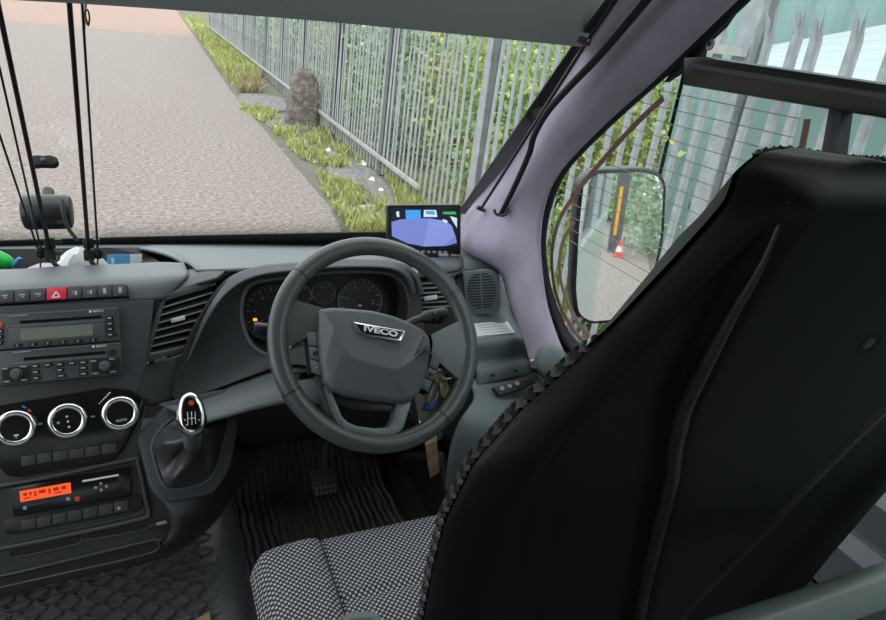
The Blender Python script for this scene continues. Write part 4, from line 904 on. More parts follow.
# lower U trim
def lowpart(px, name, m, h0, h1, bev=.003): return pxprism(name, px, WF, h0, h1, m, whl, bev)
lowpart([(325, 386), (332, 391), (342, 416), (348, 422), (356, 425.5), (374, 428), (388, 427), (393, 420), (397, 402), (412, 402), (404, 428), (396, 435), (384, 437), (362, 435), (347, 431), (338, 424), (331, 408)], 'lower_spoke', M['satin'], -.012, .012)
lowpart([(330, 390), (340, 394), (372, 400), (398, 404), (394, 411), (378, 412), (350, 409), (337, 404)], 'hub_skirt', M['black'], -.03, .004)
lowpart([(319, 356), (326, 386), (337, 418), (345, 430), (331, 424), (322, 400), (316, 378)], 'inner_shroud', M['leather'], -.02, .002)
# button pods
def pod(px, split, m, signs):
    f = lines_between(*px); b = pxprism('button_pod', quad(f, 0, 1, 0, 1), WF, -.02, .010, M['black'], whl, .002)
    for i, (v0, v1) in enumerate(split):
        bt = pxprism('thumb_button', quad(f, .06, .94, v0, v1), WF, .008, .014, m, b, .0015)
        c = f(.55, (v0+v1)/2); u, v = WF.hit(*c, .014)
        if i == 1: prism('thumb_wheel', rrect(u, v, .008, .007, .0015, rot=.1), WF, .012, .017, M['black'], b, .001, 35)
        prism('symbol', rrect(u, v-(.0 if i != 1 else -.0075), .0035, .0022, .0006), WF, .0138, .0146, M['greyprint'], b)
pod(((306.5, 331), (318, 331), (311.5, 372.5), (322.5, 377.5)), ((.02, .33), (.36, .64), (.67, .98)), M['satin'], 1)
pod(((432, 354), (441.5, 359.5), (420.5, 388), (428.5, 393)), ((.02, .33), (.36, .64), (.67, .98)), M['dashmid'], 1)
# --- steering column with stalks
colm = thing('steering_column', WF.P(0, 0, -.12), 'black steering column shroud with control stalks behind the wheel', 'steering column')
rows = []
for h, rx, ry, dv in ((-.035, .055, .05, -.005), (-.06, .072, .062, -.008), (-.16, .078, .066, -.012), (-.22, .07, .06, -.02), (-.40, .045, .045, -.05)):
    rows.append([WF.P(rx*math.cos(a), ry*math.sin(a)+dv, h) for a in [2*PI*k/24 for k in range(24)]])
V = [p for r in rows for p in r]; Fs = [(i*24+j, i*24+(j+1) % 24, (i+1)*24+(j+1) % 24, (i+1)*24+j) for i in range(4) for j in range(24)]+[tuple(range(24))]
mesh('shroud', V, Fs, M['black'], colm, 40)
def stalk(pts, rad, m, cap):
    s = tube('stalk', smooth_path(pts, 5), rad, m, colm, 12); return s
s1 = stalk([WF.pt(400, 328, -.07), WF.pt(414, 320.5, -.06), WF.pt(424, 317.5, -.055)], .0075, M['dashmid'], 1)
tube('stalk_grip', [WF.pt(421, 318.5, -.056), WF.pt(425, 317.3, -.055), WF.pt(443, 314.2, -.05), WF.pt(446.5, 314, -.049)], [.009, .0135, .0150, .0128], M['dashdk'], s1, 14)
for x in (430, 437): tube('grip_ring', [WF.pt(x, 317, -.053), WF.pt(x+1.6, 316.7, -.053)], .0155, M['black'], s1, 14)
pxprism('symbol', [(434, 311), (436, 310.7), (436.3, 313), (434.3, 313.3)], WF, -.036, -.0355, M['greyprint'], s1)
s2 = stalk([WF.pt(320, 340, -.07), WF.pt(290, 336, -.06), WF.pt(272, 332, -.055)], .0075, M['dashmid'], 1)
tube('stalk_grip', [WF.pt(272, 330.5, -.055), WF.pt(268, 330, -.055), WF.pt(256, 329, -.052), WF.pt(254, 329, -.052)], [.010, .0125, .0135, .0115], M['black'], s2, 14)
s3 = stalk([WF.pt(322, 372, -.08), WF.pt(306, 374, -.07), WF.pt(297, 375.5, -.065)], .010, M['black'], 1)
s4 = stalk([WF.pt(316, 356, -.09), WF.pt(302, 342, -.08), WF.pt(297, 341, -.08), WF.pt(290, 349, -.08)], .0035, M['satin'], 1)
# ignition keys
keys = thing('key_bunch', WF.pt(437, 385, -.06), 'bunch of brass and steel keys hanging in the ignition', 'keys')
KF = Frame(WF.pt(438, 385, -.06), (-.25, -.9, .3))
cu, cv = KF.hit(447, 372); V, Fs = tube_data([KF.P(cu+.014*math.cos(2*PI*k/24), cv+.014*math.sin(2*PI*k/24), .003) for k in range(24)], .0016, 6, True, up=KF.n); mesh('split_ring', V, Fs, M['steel'], keys, 60)
pxprism('key_head', [(434, 374), (439, 369), (445, 370), (446, 379), (440, 384), (435, 382)], KF, -.002, .003, M['brass'], keys, .001, rnd=.004)
pxprism('key_blade', [(434, 383), (440, 385), (438, 398), (431, 406), (427, 401)], KF, .001, .004, M['steel'], keys, .0008)
pxprism('key_blade', [(440, 384), (447, 380), (449, 390), (445, 398), (441, 396)], KF, -.003, 0, M['brass'], keys, .0008)
pxprism('key_fob', [(424, 404), (433, 399), (439, 402), (433, 412), (421, 411)], KF, -.001, .003, M['dashmid'], keys, .001); pxprism('fob_label', [(427, 405), (434, 402), (436, 403.5), (432, 409), (426, 409)], KF, .003, .0036, M['toyb'], keys)
lathe('ignition_lock', KF, *KF.hit(450, 378), [(.016, -.05), (.016, -.012), (.011, -.008)], M['black'], keys, 20)

# ================================================================== GEAR LEVER, PEDALS
gear = thing('gear_lever', GP.pt(192, 465, 0), 'gear lever with chrome knob and black leatherette boot', 'gear lever')
bl = [(152, 446), (158, 432), (172, 419), (190, 412), (212, 408), (226, 412), (228, 424), (222, 450), (217, 468), (206, 482), (188, 488), (168, 489), (160, 478), (155, 462)]
L0 = [Vector(GP.hit(x, y, .004)) for x, y in bl]; n = len(L0); top = Vector(GP.hit(193, 436, .075)); rows = []
for k in range(9):
    t = k/8; h = .004+.084*t**1.6+.010*math.sin(PI*min(1, t*1.6)); sc_ = (1-t)**1.05*.90+.10
    r = []
    for i, p in enumerate(L0):
        wob = 1+.22*math.sin(i*2.3+.35*k)*(t*(1-t)*4)
        q = top+(p-top)*(sc_*wob if k else 1); r.append(GP.P(q.x, q.y, h+(.015*math.sin(i*1.9+k*.35))*(t*(1-t)*4)))
    rows.append(smooth_path(r, 3, True))
q = len(rows[0]); V = [p for r in rows for p in r]; Fs = [(i*q+j, i*q+(j+1) % q, (i+1)*q+(j+1) % q, (i+1)*q+j) for i in range(8) for j in range(q)]
mesh('boot', V, Fs, M['boot'], gear, 60)
tube('boot_edge_highlight', [p+GP.n*.001 for p in rows[0]], .003, M['dashmid'], gear, 8, True)  # paler tube added as the highlight on the surround's inner edge
kt = at(190, 411, Y=.945); kbm = at(192, 440, Y=1.0)
tube('lever_collar', [GP.P(top.x, top.y, .07), kbm+Vector((0, -.01, .0)), at(192, 427, Y=.97)], [.016, .014, .012], M['satin'], gear, 16)
KN = Frame(at(190, 413, Y=.95), (.03, -.80, .60)); L0 = [KN.hit(x, y) for x, y in [(184, 394), (190, 392), (197, 394), (203, 402), (206.5, 414), (206, 426), (202, 432), (192, 437), (181, 431), (176.5, 420), (177, 406), (180, 398)]]
L0 = [(p.x, p.y) for p in smooth_path([Vector((*p, 0)) for p in L0], 4, True)]
V = []; Fs = []; pr = [(-.03, .012), (-.018, .003), (-.006, -.001), (.004, .0005), (.010, .004), (.012, .0065)]
for h, ins in pr: V += [KN.P(u, v, h) for u, v in inset(L0, ins)]
n = len(L0); Fs = [(k*n+i, k*n+(i+1) % n, (k+1)*n+(i+1) % n, (k+1)*n+i) for k in range(5) for i in range(n)]+[tuple(5*n+i for i in range(n)), tuple(range(n))]
kb_ = mesh('knob', V, Fs, M['chrome'], gear, 50)
pxprism('knob_face', [(186, 397), (193, 397), (199, 404), (202, 414), (201, 424), (196, 430), (187, 430), (182, 424), (181.5, 410), (183, 402)], KN, .008, .0135, M['gloss'], kb_, .001, rnd=.004)
cu, cv = KN.hit(191.3, 402.8, .014); lathe('red_button', KN, cu, cv, [(.0045, .013), (.004, .0155)], M['redp'], kb_, 16)
for a, b in (((187.5, 412), (188, 425)), ((191.5, 411.5), (192, 425)), ((195, 411.5), (195.7, 424)), ((187.5, 418.5), (195.5, 418))): inkline('shift_pattern', a, b, .0012, KN, .0138, M['white'], kb_)
for x, y in ((185, 420), (186.5, 425), (199, 420)): cu, cv = KN.hit(x, y, .0138); prism('shift_number', rrect(cu, cv, .0025, .003, .0006), KN, .0135, .0142, M['greyprint'], kb_)
def pedal(name, px, Y, label, arm, rows_, cols_):
    F_ = Frame(at(px[0][0], px[0][1], Y=Y), (0, -.75, .66)); F_.o = at(sum(p[0] for p in px)/len(px), sum(p[1] for p in px)/len(px), Y=Y)
    t = thing(name, F_.o, label, 'pedal'); pd = pxprism('pedal_pad', px, F_, -.012, .004, M['dashdk'], t, .003)
    L = [F_.hit(x, y, .004) for x, y in px]; us = [p[0] for p in L]; vs_ = [p[1] for p in L]
    for i in range(rows_):
        for j in range(cols_):
            u = min(us)+(max(us)-min(us))*(.16+.68*(j/(max(1, cols_-1)) if cols_ > 1 else .5)); v = min(vs_)+(max(vs_)-min(vs_))*(.12+.76*i/(rows_-1))
            prism('tread', rrect(u, v, (max(us)-min(us))*.68/cols_*(.62 if cols_ > 1 else 1.3), (max(vs_)-min(vs_))/rows_*.5, .001), F_, .003, .0085, M['slat'] if cols_ > 1 and i < 2 else M['dashmid'], pd, .001)
    tube('pedal_arm', [F_.P(0, 0, -.01), at(*arm, Y=Y+.08), at(arm[0]+4, arm[1]-25, Y=Y+.16)], .011, M['dashmid'], t)
    return t
pedal('brake_pedal', [(310, 470), (334, 467), (339, 486), (336, 494), (316, 497), (312, 490)], 1.36, 'black rubber brake pedal with square treads under the wheel', (325, 450), 5, 5)
pedal('accelerator_pedal', [(349, 457), (361, 456), (365, 480), (361, 486), (354, 486), (350, 476)], 1.42, 'narrow ribbed accelerator pedal right of the brake', (358, 445), 6, 1)
# wooden block by the kick panel
WB = Frame(at(433, 458, Y=1.16), (-.35, -.9, .1)); wbk = pxprism('wooden_block', [(425, 445), (437, 441), (440, 472), (430, 479)], WB, -.03, .0, M['wood'], None, .002)
tag(wbk, 'tan wooden block wedged below the dash right of the wheel', 'wooden block')
# ================================================================== FLOOR
Zt = .22
tun = struct(patch('trim_6', [[Vector((x, yy, Zt+dz)) for x, dz in ((-.55, 0), (-.2, 0), (.12, 0), (.17, .004), (.205, -.01), (.225, -.06), (.24, -.16), (.25, -.22))] for yy in (-.2, .4, .8, 1.05, 1.3, 1.7)], M['rubfloor'], None, .02), 'raised black rubber covering over the tunnel')
patch('edge_lip', [[D(-150, 622, .99), D(0, 586, 1.02), D(90, 566, 1.06), D(160, 551, 1.10), D(205, 520, 1.14), D(232, 482, 1.25)], [D(-150, 636, 1.02), D(0, 597, 1.08), D(90, 575, 1.10), D(168, 556, 1.14), D(214, 524, 1.18), D(238, 486, 1.3)]], M['rubfloor'], tun, .006)
mbp = MB()
pitchx, pitchy = .056, .042
j = 0; yy = .62
while yy < 1.22:
    i = 0; x = -.5+(pitchx/2 if j % 2 else 0)
    while x < .15:
        L = [(x+.0245*math.cos(a), yy+.0125*math.sin(a)*(abs(math.sin(a))**.5)) for a in [2*PI*k/12 for k in range(12)]]
        Li = inset(L, .0032); n = 12
        V = [(u, v, Zt-.002) for u, v in L]+[(u*.5+a*.5, v*.5+b*.5, Zt+.0065) for (u, v), (a, b) in zip(L, Li)]+[(u, v, Zt-.002) for u, v in Li]
        mbp.add(V, [(r*n+q_, r*n+(q_+1) % n, (r+1)*n+(q_+1) % n, (r+1)*n+q_) for r in (0, 1) for q_ in range(n)])
        x += pitchx; i += 1
    yy += pitchy*.5; j += 1
tp = mbp.build('tread_pattern', M['rubfloor'], tun, 60); tp['kind'] = 'stuff'
# ribbed carpet mat
rows = []
ny = 60
for a in range(ny+1):
    yy = .75+a*(1.70-.75)/ny; r = []
    for b in range(121):
        x = .24+b*.0038; r.append(Vector((x+.002*math.sin(yy*60+b*.15), yy, .012+.006*(math.sin(b*2*PI/5.0))+random.uniform(-.002, .002)+max(0, yy-1.52)*.8)))
    rows.append(r)
V, Fs = grid(rows)
cm = tag(mesh('floor_mat', V, Fs, M['carpet'], smooth=60), 'black ribbed carpet mat in the driver footwell', 'floor mat')
m_ = cm.modifiers.new('t', 'SOLIDIFY'); m_.thickness = .006; m_.offset = -1
# beige scrap at the bottom edge
bs = Frame(Vector((0, 0, Zt+.006)), (0, 0, 1), (0, 1, 0)); tag(pxprism('card_scrap', [(196, 619), (209, 612), (212, 622), (206, 634), (192, 632)], bs, 0, .002, M['wood'], None), 'beige card scrap on the rubber floor at the picture bottom', 'scrap')

# ================================================================== DRIVER SEAT
SX = CAM.x+.372
seat = thing('driver_seat', (SX, .55, 0), 'black backed driver seat with grey dotted fabric cushion', 'seat')
# outline: relative z, half width
zl = [-.0345, -.037, -.045, -.058, -.085, -.115, -.142, -.165, -.195, -.235, -.28, -.34, -.42, -.52, -.62, -.74, -.86]
hw = [.100, .120, .136, .148, .163, .181, .201, .220, .236, .243, .242, .238, .236, .240, .244, .236, .22]
def ip(z, X, Y):
    for i in range(len(X)-1):
        if X[i] >= z >= X[i+1]: t = (X[i]-z)/(X[i]-X[i+1]); return Y[i]+(Y[i+1]-Y[i])*t
    return Y[-1] if z < X[-1] else Y[0]
rz = [-.03, -.057, -.13, -.184, -.215, -.25, -.34, -.44, -.6, -.9]; rh = [.100, .103, .108, .107, .098, .084, .058, .028, .020, .018]
bzl = [-.03, -.10, -.136, -.19, -.236, -.37, -.9]; bzh = [.12, .150, .164, .188, .197, .166, .150]
def yback(z): return .188-.2*z
NU = 110
zz_ = [p.x for p in smooth_path([Vector((z, 0, 0)) for z in zl], 4)]
zz_ = [zl[i]+(zl[i+1]-zl[i])*k/4 for i in range(len(zl)-1) for k in range(4)]+[zl[-1]]
def sstep(a, b, x): t = max(0, min(1, (x-a)/(b-a))); return t*t*(3-2*t)
rowsR = []; rowsF = []
for z in zz_:
    h = ip(z, zl, hw); h -= (.372-h)*.022/yback(z); rd = ip(z, rz, rh); bd_ = min(ip(z, bzl, bzh), h-.012)
    topf = sstep(-.034, -.085, z)
    r = []; f = []
    for k in range(NU+1):
        s = 2*(k/NU-.5)
        x = s*h; ax = abs(x)
        edge_ = max(0, 1-((h-ax)/.035))     # rounding at the outline
        y_ = yback(z)+.022*edge_**2+.02*(1-sstep(-.034, -.06, z))
        # trough between the outer bolster and the centre panel
        tr_ = sstep(bd_+.008, bd_-.022, ax)*(1-sstep(rd+.006, rd-.008, ax))
        y_ += .012*tr_*topf
        r.append(R(.372+x, y_, z*(1+.022/yback(z)*max(edge_**2, 1-sstep(-.034, -.06, z)))-.004)); f.append(R(.372+x*.68, yback(z)+.085, z-.045))
    rowsR.append(r)
    rowsF.append(f)
V, Fs = grid(rowsR)
bs_ = mesh('back_shell', V, Fs, M['shell'], seat, 70)
sm = bs_.modifiers.new('t', 'SOLIDIFY'); sm.thickness = .004; sm.offset = 0
V, Fs = grid(rowsF); nF = len(V); w1 = NU+1; nr = len(rowsF)
# front cushioning of the backrest, joined to the outline of the shell
loopR = [rowsR[i][0]+Vector((0, .004, 0)) for i in range(nr-1, -1, -1)]+[rowsR[0][k]+Vector((0, .004, 0)) for k in range(1, NU)]+[rowsR[i][NU]+Vector((0, .004, 0)) for i in range(nr)]
loopF = [i*w1 for i in range(nr-1, -1, -1)]+list(range(1, NU))+[i*w1+NU for i in range(nr)]
k0 = len(V); V += loopR
Fs += [(k0+i, k0+i+1, loopF[i+1], loopF[i]) for i in range(len(loopR)-1)]
mesh('backrest', V, Fs, M['bolster'], seat, 60)
# braided piping along the seam between shell and cushion
def tuck(p):       # the braid turns in behind the shell at the shoulders
    zr = p.z-CAM.z; k = sstep(-.15, -.13, zr)*(1-sstep(-.0475, -.0440, zr)); d = R(.372, 0, zr-.02)-p; d.y = 0
    return p+Vector((0, .002+.004*k, 0))+d.normalized()*.018*k
P_ = smooth_path([tuck(p) for p in loopR[4:-4]], 4); mbp = MB(); mbd = MB(); last = P_[0]; cnt = 0
for p in P_[1:]:
    if (p-last).length >= .0042:
        t = (p-last).normalized(); a = t.cross(Vector((0, 1, 0))).normalized(); cnt += 1; b_ = Vector((0, 1, 0))
        for sgn in (-1, 1):
            o = last+b_*.0018*sgn+(t*.0021 if sgn > 0 else t*0)
            V = [o-t*.0036-b_*.0018*sgn, o+t*.0036+b_*.0018*sgn, o+a*.0022, o+b_*.0026, o-a*.0022, o-b_*.0026]
            (mbp if cnt % 2 else mbd).add(V, [(0, 2, 3), (0, 3, 4), (0, 4, 5), (0, 5, 2), (1, 3, 2), (1, 4, 3), (1, 5, 4), (1, 2, 5)])
        last = p
M['braid1'] = mat('braid_grey', (.10, .095, .09), .8); M['braid2'] = mat('braid_dark', (.02, .02, .021), .8)
all_ = MB(); all_.add(mbp.V, mbp.F, 0); all_.add(mbd.V, mbd.F, 1)
br = all_.build('braided_edge', [M['braid1'], M['braid2']], seat); br['kind'] = 'stuff'
for sg in (-1, 1):
    tube('shell_ridge', smooth_path([R(.372+sg*ip(z, rz, rh), yback(z)+(.006 if z > -.07 else .001), z) for z in (-.06, -.09, -.12, -.15, -.184, -.2, -.215, -.232, -.25, -.29, -.34, -.39, -.44, -.52, -.6, -.7)], 4), [.0008+.0046*min(1, i/16) for i in range(61)], M['ridge'], seat, 10)
# bolt recess on the shell
HF = Frame(R(.396, yback(-.153)-.002, -.153), (0, -1, -.2)); hc = HF.hit(868, 343)
lathe('bolt_cup', HF, *hc, [(.0092, -.006), (.0092, .0003), (.0082, .0012), (.0072, .0002), (.0064, -.004)], M['shell'], seat, 24)
lathe('bolt', HF, *hc, [(.0042, -.004), (.0042, .0008), (.0025, .0015)], M['dashmid'], seat, 12)
# cushion: wide rounded pad
CX0, CX1, CY0, CY1, CZ = .105, .639, .34, .895, -.85
rows = []; na, nb = 34, 40
def cush(u, v):        # u 0..1 across, v 0..1 back to front
    x = CX0+(CX1-CX0)*u; y = CY0+(CY1-CY0)*v
    e = min(u, 1-u)*(CX1-CX0); g = (1-v)*(CY1-CY0)
    y -= .018*max(0, 1-e/.10)**2*v
    z = CZ-.045*max(0, 1-e/.03)**2-.05*max(0, 1-g/.035)**2
    # stitched grooves
    for gx in (.122, .392):
        d = abs((x-CX0)-gx); z -= .007*math.exp(-(d/.0055)**2)
    if .122 < x-CX0 < .392: z -= .008*math.exp(-((y-.725)/.006)**2)
    if .122 < x-CX0 < .392: z -= .010
    return R(x, y, z)
us = sorted(set([i/44 for i in range(45)]+[(.122+d)/.514 for d in (-.008, -.004, 0, .004, .008)]+[(.392+d)/.514 for d in (-.008, -.004, 0, .004, .008)]+[.01, .03, .05, .95, .97, .99]))
vs2 = sorted(set([i/40 for i in range(41)]+[((.725-CY0)+d)/.52 for d in (-.008, -.004, 0, .004, .008)]+[.93, .96, .985]))
rows = [[cush(u, v) for u in us] for v in vs2]
V, Fs = grid(rows); n1 = len(us); per = [k for k in range(n1)]+[i*n1+n1-1 for i in range(1, len(rows))]+[(len(rows)-1)*n1+k for k in range(n1-2, -1, -1)]+[i*n1 for i in range(len(rows)-2, 0, -1)]
mesh('cushion', V, Fs, M['fabric'], seat, 60)
k0 = 0; V2 = [V[i] for i in per]; n = len(V2); cxy = R((CX0+CX1)/2, (CY0+CY1)/2, 0)
V2 += [Vector((cxy.x+(p.x-cxy.x)*1.01, cxy.y+(p.y-cxy.y)*1.01, CAM.z+CZ-.09)) for p in V2[:n]]+[Vector((cxy.x+(p.x-cxy.x)*.95, cxy.y+(p.y-cxy.y)*.95, CAM.z+CZ-.16)) for p in V2[:n]]
mesh('cushion_skirt', V2, [(r*n+i, r*n+(i+1) % n, (r+1)*n+(i+1) % n, (r+1)*n+i) for r in (0, 1) for i in range(n)]+[tuple(2*n+i for i in range(n))], M['bolster'], seat, 50)
mesh('seat_base', *box_data((SX, .58, .16), (.42, .40, .30)), M['black'], seat)
# buckle by the cushion
BK = Frame(R(.22, .60, -.845), (-.1, -.3, 1), (0, 1, 0))
bk = thing('belt_buckle', BK.o, 'grey plastic belt buckle lying on the seat cushion edge', 'buckle')
pxprism('buckle_body', [(342, 616), (350, 611), (374, 610), (381, 615), (382, 634), (343, 636)], BK, -.015, .01, M['green'], bk, .004, rnd=.006); pxprism('release_button', [(350, 618), (372, 617), (373, 624), (351, 625)], BK, .008, .012, M['dashmid'], bk, .001)
# rail behind the driver seat
rl = thing('hand_rail', R(.47, .185, -.9), 'grey green tubular rail behind the driver seat', 'rail')
a, b = at(742, 634, Y=.20), at(905, 578, Y=.20); d = (b-a).normalized()
tube('rail_tube', [a-d*.12, a, b, b+d*.10], .0155, M['railgrey'], rl, 20)
for q in (a-d*.10, b+d*.08): tube('rail_leg', [q, Vector((q.x, q.y, .0))], .0155, M['railgrey'], rl, 14)

# ================================================================== MONITOR AND DASH CLUTTER
MF = Frame(at(424, 228, Y=1.43), (-.12, -1, .18))
mon = thing('reversing_monitor', MF.pt(425, 254), 'small black reversing camera monitor standing on the dash', 'monitor')
mp = lines_between((387.5, 205), (461, 204.5), (388, 250), (461, 255))
body = pxprism('casing', quad(mp, 0, 1, 0, 1), MF, -.022, 0, M['black'], mon, .003, rnd=.006)
def emat(n_, c, s=1): return mat(n_, c, .6, emit=s*.34)
SC = [emat('screen_dark', (.008, .012, .03), .6), emat('screen_lavender', (.20, .24, .62), .75), emat('screen_blue', (.06, .34, .80), .8), emat('screen_white', (.65, .75, .85), .8), emat('screen_green', (.05, .45, .12), .8), emat('screen_paleblue', (.25, .31, .72), .75)]
pxprism('screen', quad(mp, .05, .94, .07, .84), MF, -.002, .0006, SC[0], mon)
mb = MB()
def pic(px, m, h): V, Fs = prism_data([MF.hit(x, y, h) for x, y in px], MF, h-.0003, h); mb.add(V, Fs, m)
pic([(391.5, 222), (400, 219.5), (414, 218.5), (430, 218.5), (446, 221), (452, 226), (456, 238), (457, 243), (446, 246), (425, 246.5), (408, 243.5), (392, 236)], 1, .0010)
pic([(429, 218.5), (446, 221), (452, 226), (455, 237), (444, 245.5), (423, 246.5), (426, 236)], 5, .0012)
pic([(405.5, 210), (420.5, 210), (421, 219), (406, 219)], 2, .0013); pic([(424, 210), (436, 210), (437.5, 217), (423.5, 217)], 3, .0013); pic([(426, 211), (434, 211), (435, 214.5), (426, 214)], 2, .0015)
pic([(442.5, 212), (455, 211.5), (456.5, 214.5), (443, 214)], 4, .0013); pic([(450, 216), (457, 218), (457, 228), (452, 220)], 3, .0013); pic([(396, 212), (399, 211), (399.5, 217), (397, 217)], 3, .0013); pic([(443, 219), (448, 221), (446, 223.5), (442.5, 221)], 3, .0014)
mb.build('camera_picture', SC, mon)
for k in range(6): pxprism('button', [(416+k*5.6, 250.5+k*.15), (419.4+k*5.6, 250.6+k*.15), (419.4+k*5.6, 253+k*.15), (416+k*5.6, 252.9+k*.15)], MF, -.001, .0022, M['greyprint'], mon, .0005)
tube('monitor_cable', smooth_path([MF.pt(449, 254, -.005), at(453, 262, Y=1.40), at(457, 273, Y=1.33), at(457, 290, Y=1.285)], 5), .0028, M['black'], mon)
mesh('foot', *box_data(MF.P(*MF.hit(425, 256), -.012), (.06, .05, .02)), M['black'], mon)
# tray contents
TR = 1.50
wt = thing('green_wrapper', at(5, 266, Y=TR), 'bright green and blue wrapper lying in the dash tray', 'wrapper')
tube('green_end', smooth_path([at(-14, 255, Y=TR), at(-4, 259, Y=TR), at(6, 262, Y=TR), at(14, 266, Y=TR)], 4), [.010, .014, .017, .018, .019, .019, .018, .017, .016, .014, .012, .009, .006], M['toyg'], wt, 10)
tube('blue_end', [at(13, 266, Y=TR-.01), at(17, 262, Y=TR-.01), at(20, 258, Y=TR-.01)], [.003, .006, .004], M['toyb'], wt, 8)
rows = []; ns = 18
tcx = at(80, 265, Y=1.46)
for k, (h, s) in enumerate(((-.03, 1.1), (.0, 1.15), (.016, .95), (.030, .62), (.038, .25))):
    rows.append([tcx+Vector((math.cos(a)*.040*s*(1+random.uniform(-.16, .16))+.008*h/.05, math.sin(a)*.03*s*(1+random.uniform(-.16, .16)), h*(1+random.uniform(-.1, .1)))) for a in [2*PI*i/ns for i in range(ns)]])
V = [p for r in rows for p in r]; Fs = [(i*ns+j, i*ns+(j+1) % ns, (i+1)*ns+(j+1) % ns, (i+1)*ns+j) for i in range(4) for j in range(ns)]+[tuple(4*ns+j for j in range(ns))]
tag(mesh('crumpled_tissue', V, Fs, M['paper'], smooth=25), 'white crumpled tissue between the blind rods on the dash', 'tissue')
PF = Frame(at(45, 268, Y=1.45), (0, -.5, .85)); tag(pxprism('paper_sheet', [(28, 267.5), (40, 263), (64, 263), (100, 264), (100, 268), (28, 271)], PF, -.003, .001, M['pink'], None), 'pale pink paper lying flat in the dash tray', 'paper')
CDF = Frame(at(125, 258, Y=1.56), (0, -1, .25)); cd = thing('parking_card', CDF.pt(125, 264), 'blue and white card propped in the dash tray', 'card')
pxprism('card_sheet', [(107, 254.5), (142, 254), (142, 265), (107, 266)], CDF, -.002, 0, M['cardb'], cd); pxprism('white_band', [(130, 254.3), (142, 254), (142, 265), (130, 265.5)], CDF, 0, .0006, M['sticker'], cd); pxprism('white_mark', [(111, 258), (114, 258), (114.5, 263.5), (111.5, 263.5)], CDF, 0, .0006, M['sticker'], cd)
# blind rods with clamps and cords
def rod(px_b, px_t, cords, label, k):
    b0 = at(*px_b, Y=1.40); t0 = at(*px_t, Y=1.13); d = (t0-b0)
    t = thing('blind_rod', b0, label, 'blind rod', 'sun blind rods by the windscreen')
    tube('rod', [b0-d*.03, b0+d*.5, t0, t0+d*.25], .0038, M['black'], t, 10)
    FR = Frame(b0, (0, -1, .2))
    for dy in (0, -12): 
        c = FR.hit(px_b[0]-(0 if dy else -.6), px_b[1]+4+dy); prism('rod_clamp', rrect(c[0], c[1], .019, .022, .004), FR, -.010, .008, M['black'], t, .002); V, Fs = box_data(FR.P(c[0]+.012, c[1]+.004, .002), (.016, .008, .008)); mesh('clamp_screw', V, Fs, M['dashdk'], t)
    tube('rod_foot', smooth_path([b0, b0+Vector((.004, -.01, -.02)), b0+Vector((.018, -.015, -.034))], 4), .0045, M['black'], t)
    for (cb, ct) in cords:
        p, q = at(*cb, Y=1.40), at(*ct, Y=1.13); tube('cord', [p, p.lerp(q, .5), q, q+(q-p)*.25], .0018, M['black'], t, 6)
    x, y = cords[0][0]; c = FR.hit(x, y+2); lathe('cord_stop', Frame(FR.P(*c, 0), d), 0, 0, [(.004, -.012), (.0095, -.008), (.0095, .004), (.006, .010), (.004, .016)], M['black'], t, 14)
    tube('cord_tail', [FR.P(*c, 0), FR.P(c[0]-.004, c[1]-.03, 0)], .0015, M['black'], t, 6)
    return t
rod((50, 251), (0, 14), [((41, 250), (0, 70)), ((38, 250), (-12, 100))], 'leftmost black blind rod with thin cords and clamp', 0)
r2 = rod((88.5, 251), (69, -2), [((98, 251), (84, 30)), ((97.5, 250), (81.5, -2)), ((84.2, 32), (86, -2))], 'second black blind rod with twin cords and hook', 1)
V, Fs = tube_data(smooth_path([at(x, y, Y=1.15) for x, y in ((86.5, 9), (85, 13), (86.5, 20), (88, 26), (89.5, 19), (88.5, 12))], 4, True), .0013, 6, True); mesh('cord_hook', V, Fs, M['black'], r2, 60)
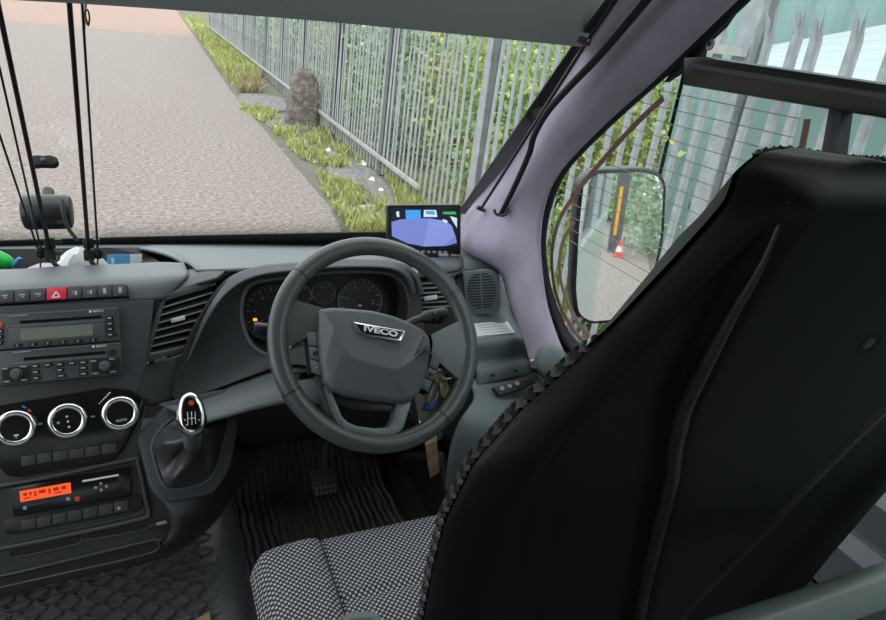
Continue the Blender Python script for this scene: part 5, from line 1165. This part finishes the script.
# black camera pod on the windscreen and dark bracket
CP = at(47, 212, Y=1.56); FC = Frame(CP+Vector((-.046, 0, 0)), (1, 0, 0)); pod_ = thing('screen_camera', CP, 'black round camera pod fixed low on the windscreen', 'camera')
lathe('pod_body', FC, 0, 0, [(.026, 0), (.034, .004), (.037, .010), (.037, .084), (.034, .091), (.026, .094)], M['black'], pod_, 24)
lathe('pod_band', FC, 0, 0, [(.0376, .020), (.0376, .024)], M['dashmid'], pod_, 24); tube('pod_mount', [CP, CP+Vector((0, .06, .03))], .012, M['black'], pod_)
tube('pod_cable', smooth_path([at(62, 200, Y=1.51), at(63, 212, Y=1.50), at(67, 226, Y=1.5), at(77, 240, Y=1.52)], 5), .004, M['dashdk'], pod_)
bkf = Frame(at(43, 160, Y=1.45), (0, -.75, .66)); bt_ = thing('screen_bracket', bkf.o, 'small black bracket stuck on the windscreen above the camera pod', 'bracket')
pxprism('pad', [(31, 156), (36, 154.5), (43, 155.5), (50, 154.5), (57, 157), (58.5, 161), (55, 165), (40, 164.5), (33, 165.5)], bkf, -.010, .004, M['rubber'], bt_, .002, rnd=.004)
cu, cv = bkf.hit(43, 160, .005); lathe('stud', bkf, cu, cv, [(.005, .003), (.004, .010)], M['dashmid'], bt_, 12)
# curtain rail and cable along the pillar
cr_ = thing('curtain_rail', at(480, 210, Y=1.47), 'thin black rail along the pillar beside the windscreen', 'rail')
tube('rail_rod', [at(481, 209, Y=1.38), at(548, 103, Y=1.12), at(590, 37, Y=.985), at(620, -6, Y=.91)], .0035, M['black'], cr_)
for x, y, Y in ((481, 209, 1.38), (585, 41, .975)):
    F_ = Frame(at(x, y, Y=Y), (-.3, -1, .1)); prism('rail_clip', rrect(0, 0, .020, .010, .003, rot=-.3), F_, -.012, .004, M['dashdk'], cr_, .001); lathe('clip_screw', F_, .004, .001, [(.003, .003), (.002, .006)], M['steel'], cr_, 10)
cb = thing('pillar_cable', at(502, 212, Y=1.42), 'thick black cable clipped along the mauve pillar', 'cable')
cpx = [(501, 214, 1.30), (515, 186, 1.245), (529, 154, 1.185), (534, 136, 1.145), (548, 111, 1.075), (573, 83, 1.005), (601, 54, .95), (641, 7, .87), (680, -40, .81)]
tube('cable', smooth_path([at(x, y, Y=Y) for x, y, Y in cpx], 5), .0065, M['rubber'], cb, 10)
F_ = Frame(at(501, 210, Y=1.28), (-.3, -1, .1)); V, Fs = tube_data([F_.P(.016*math.cos(a), .010*math.sin(a)-.002, .004) for a in [PI*.9+i*PI*1.35/12 for i in range(13)]], .0035, 8); mesh('cable_clip', V, Fs, M['dashdk'], cb, 60)
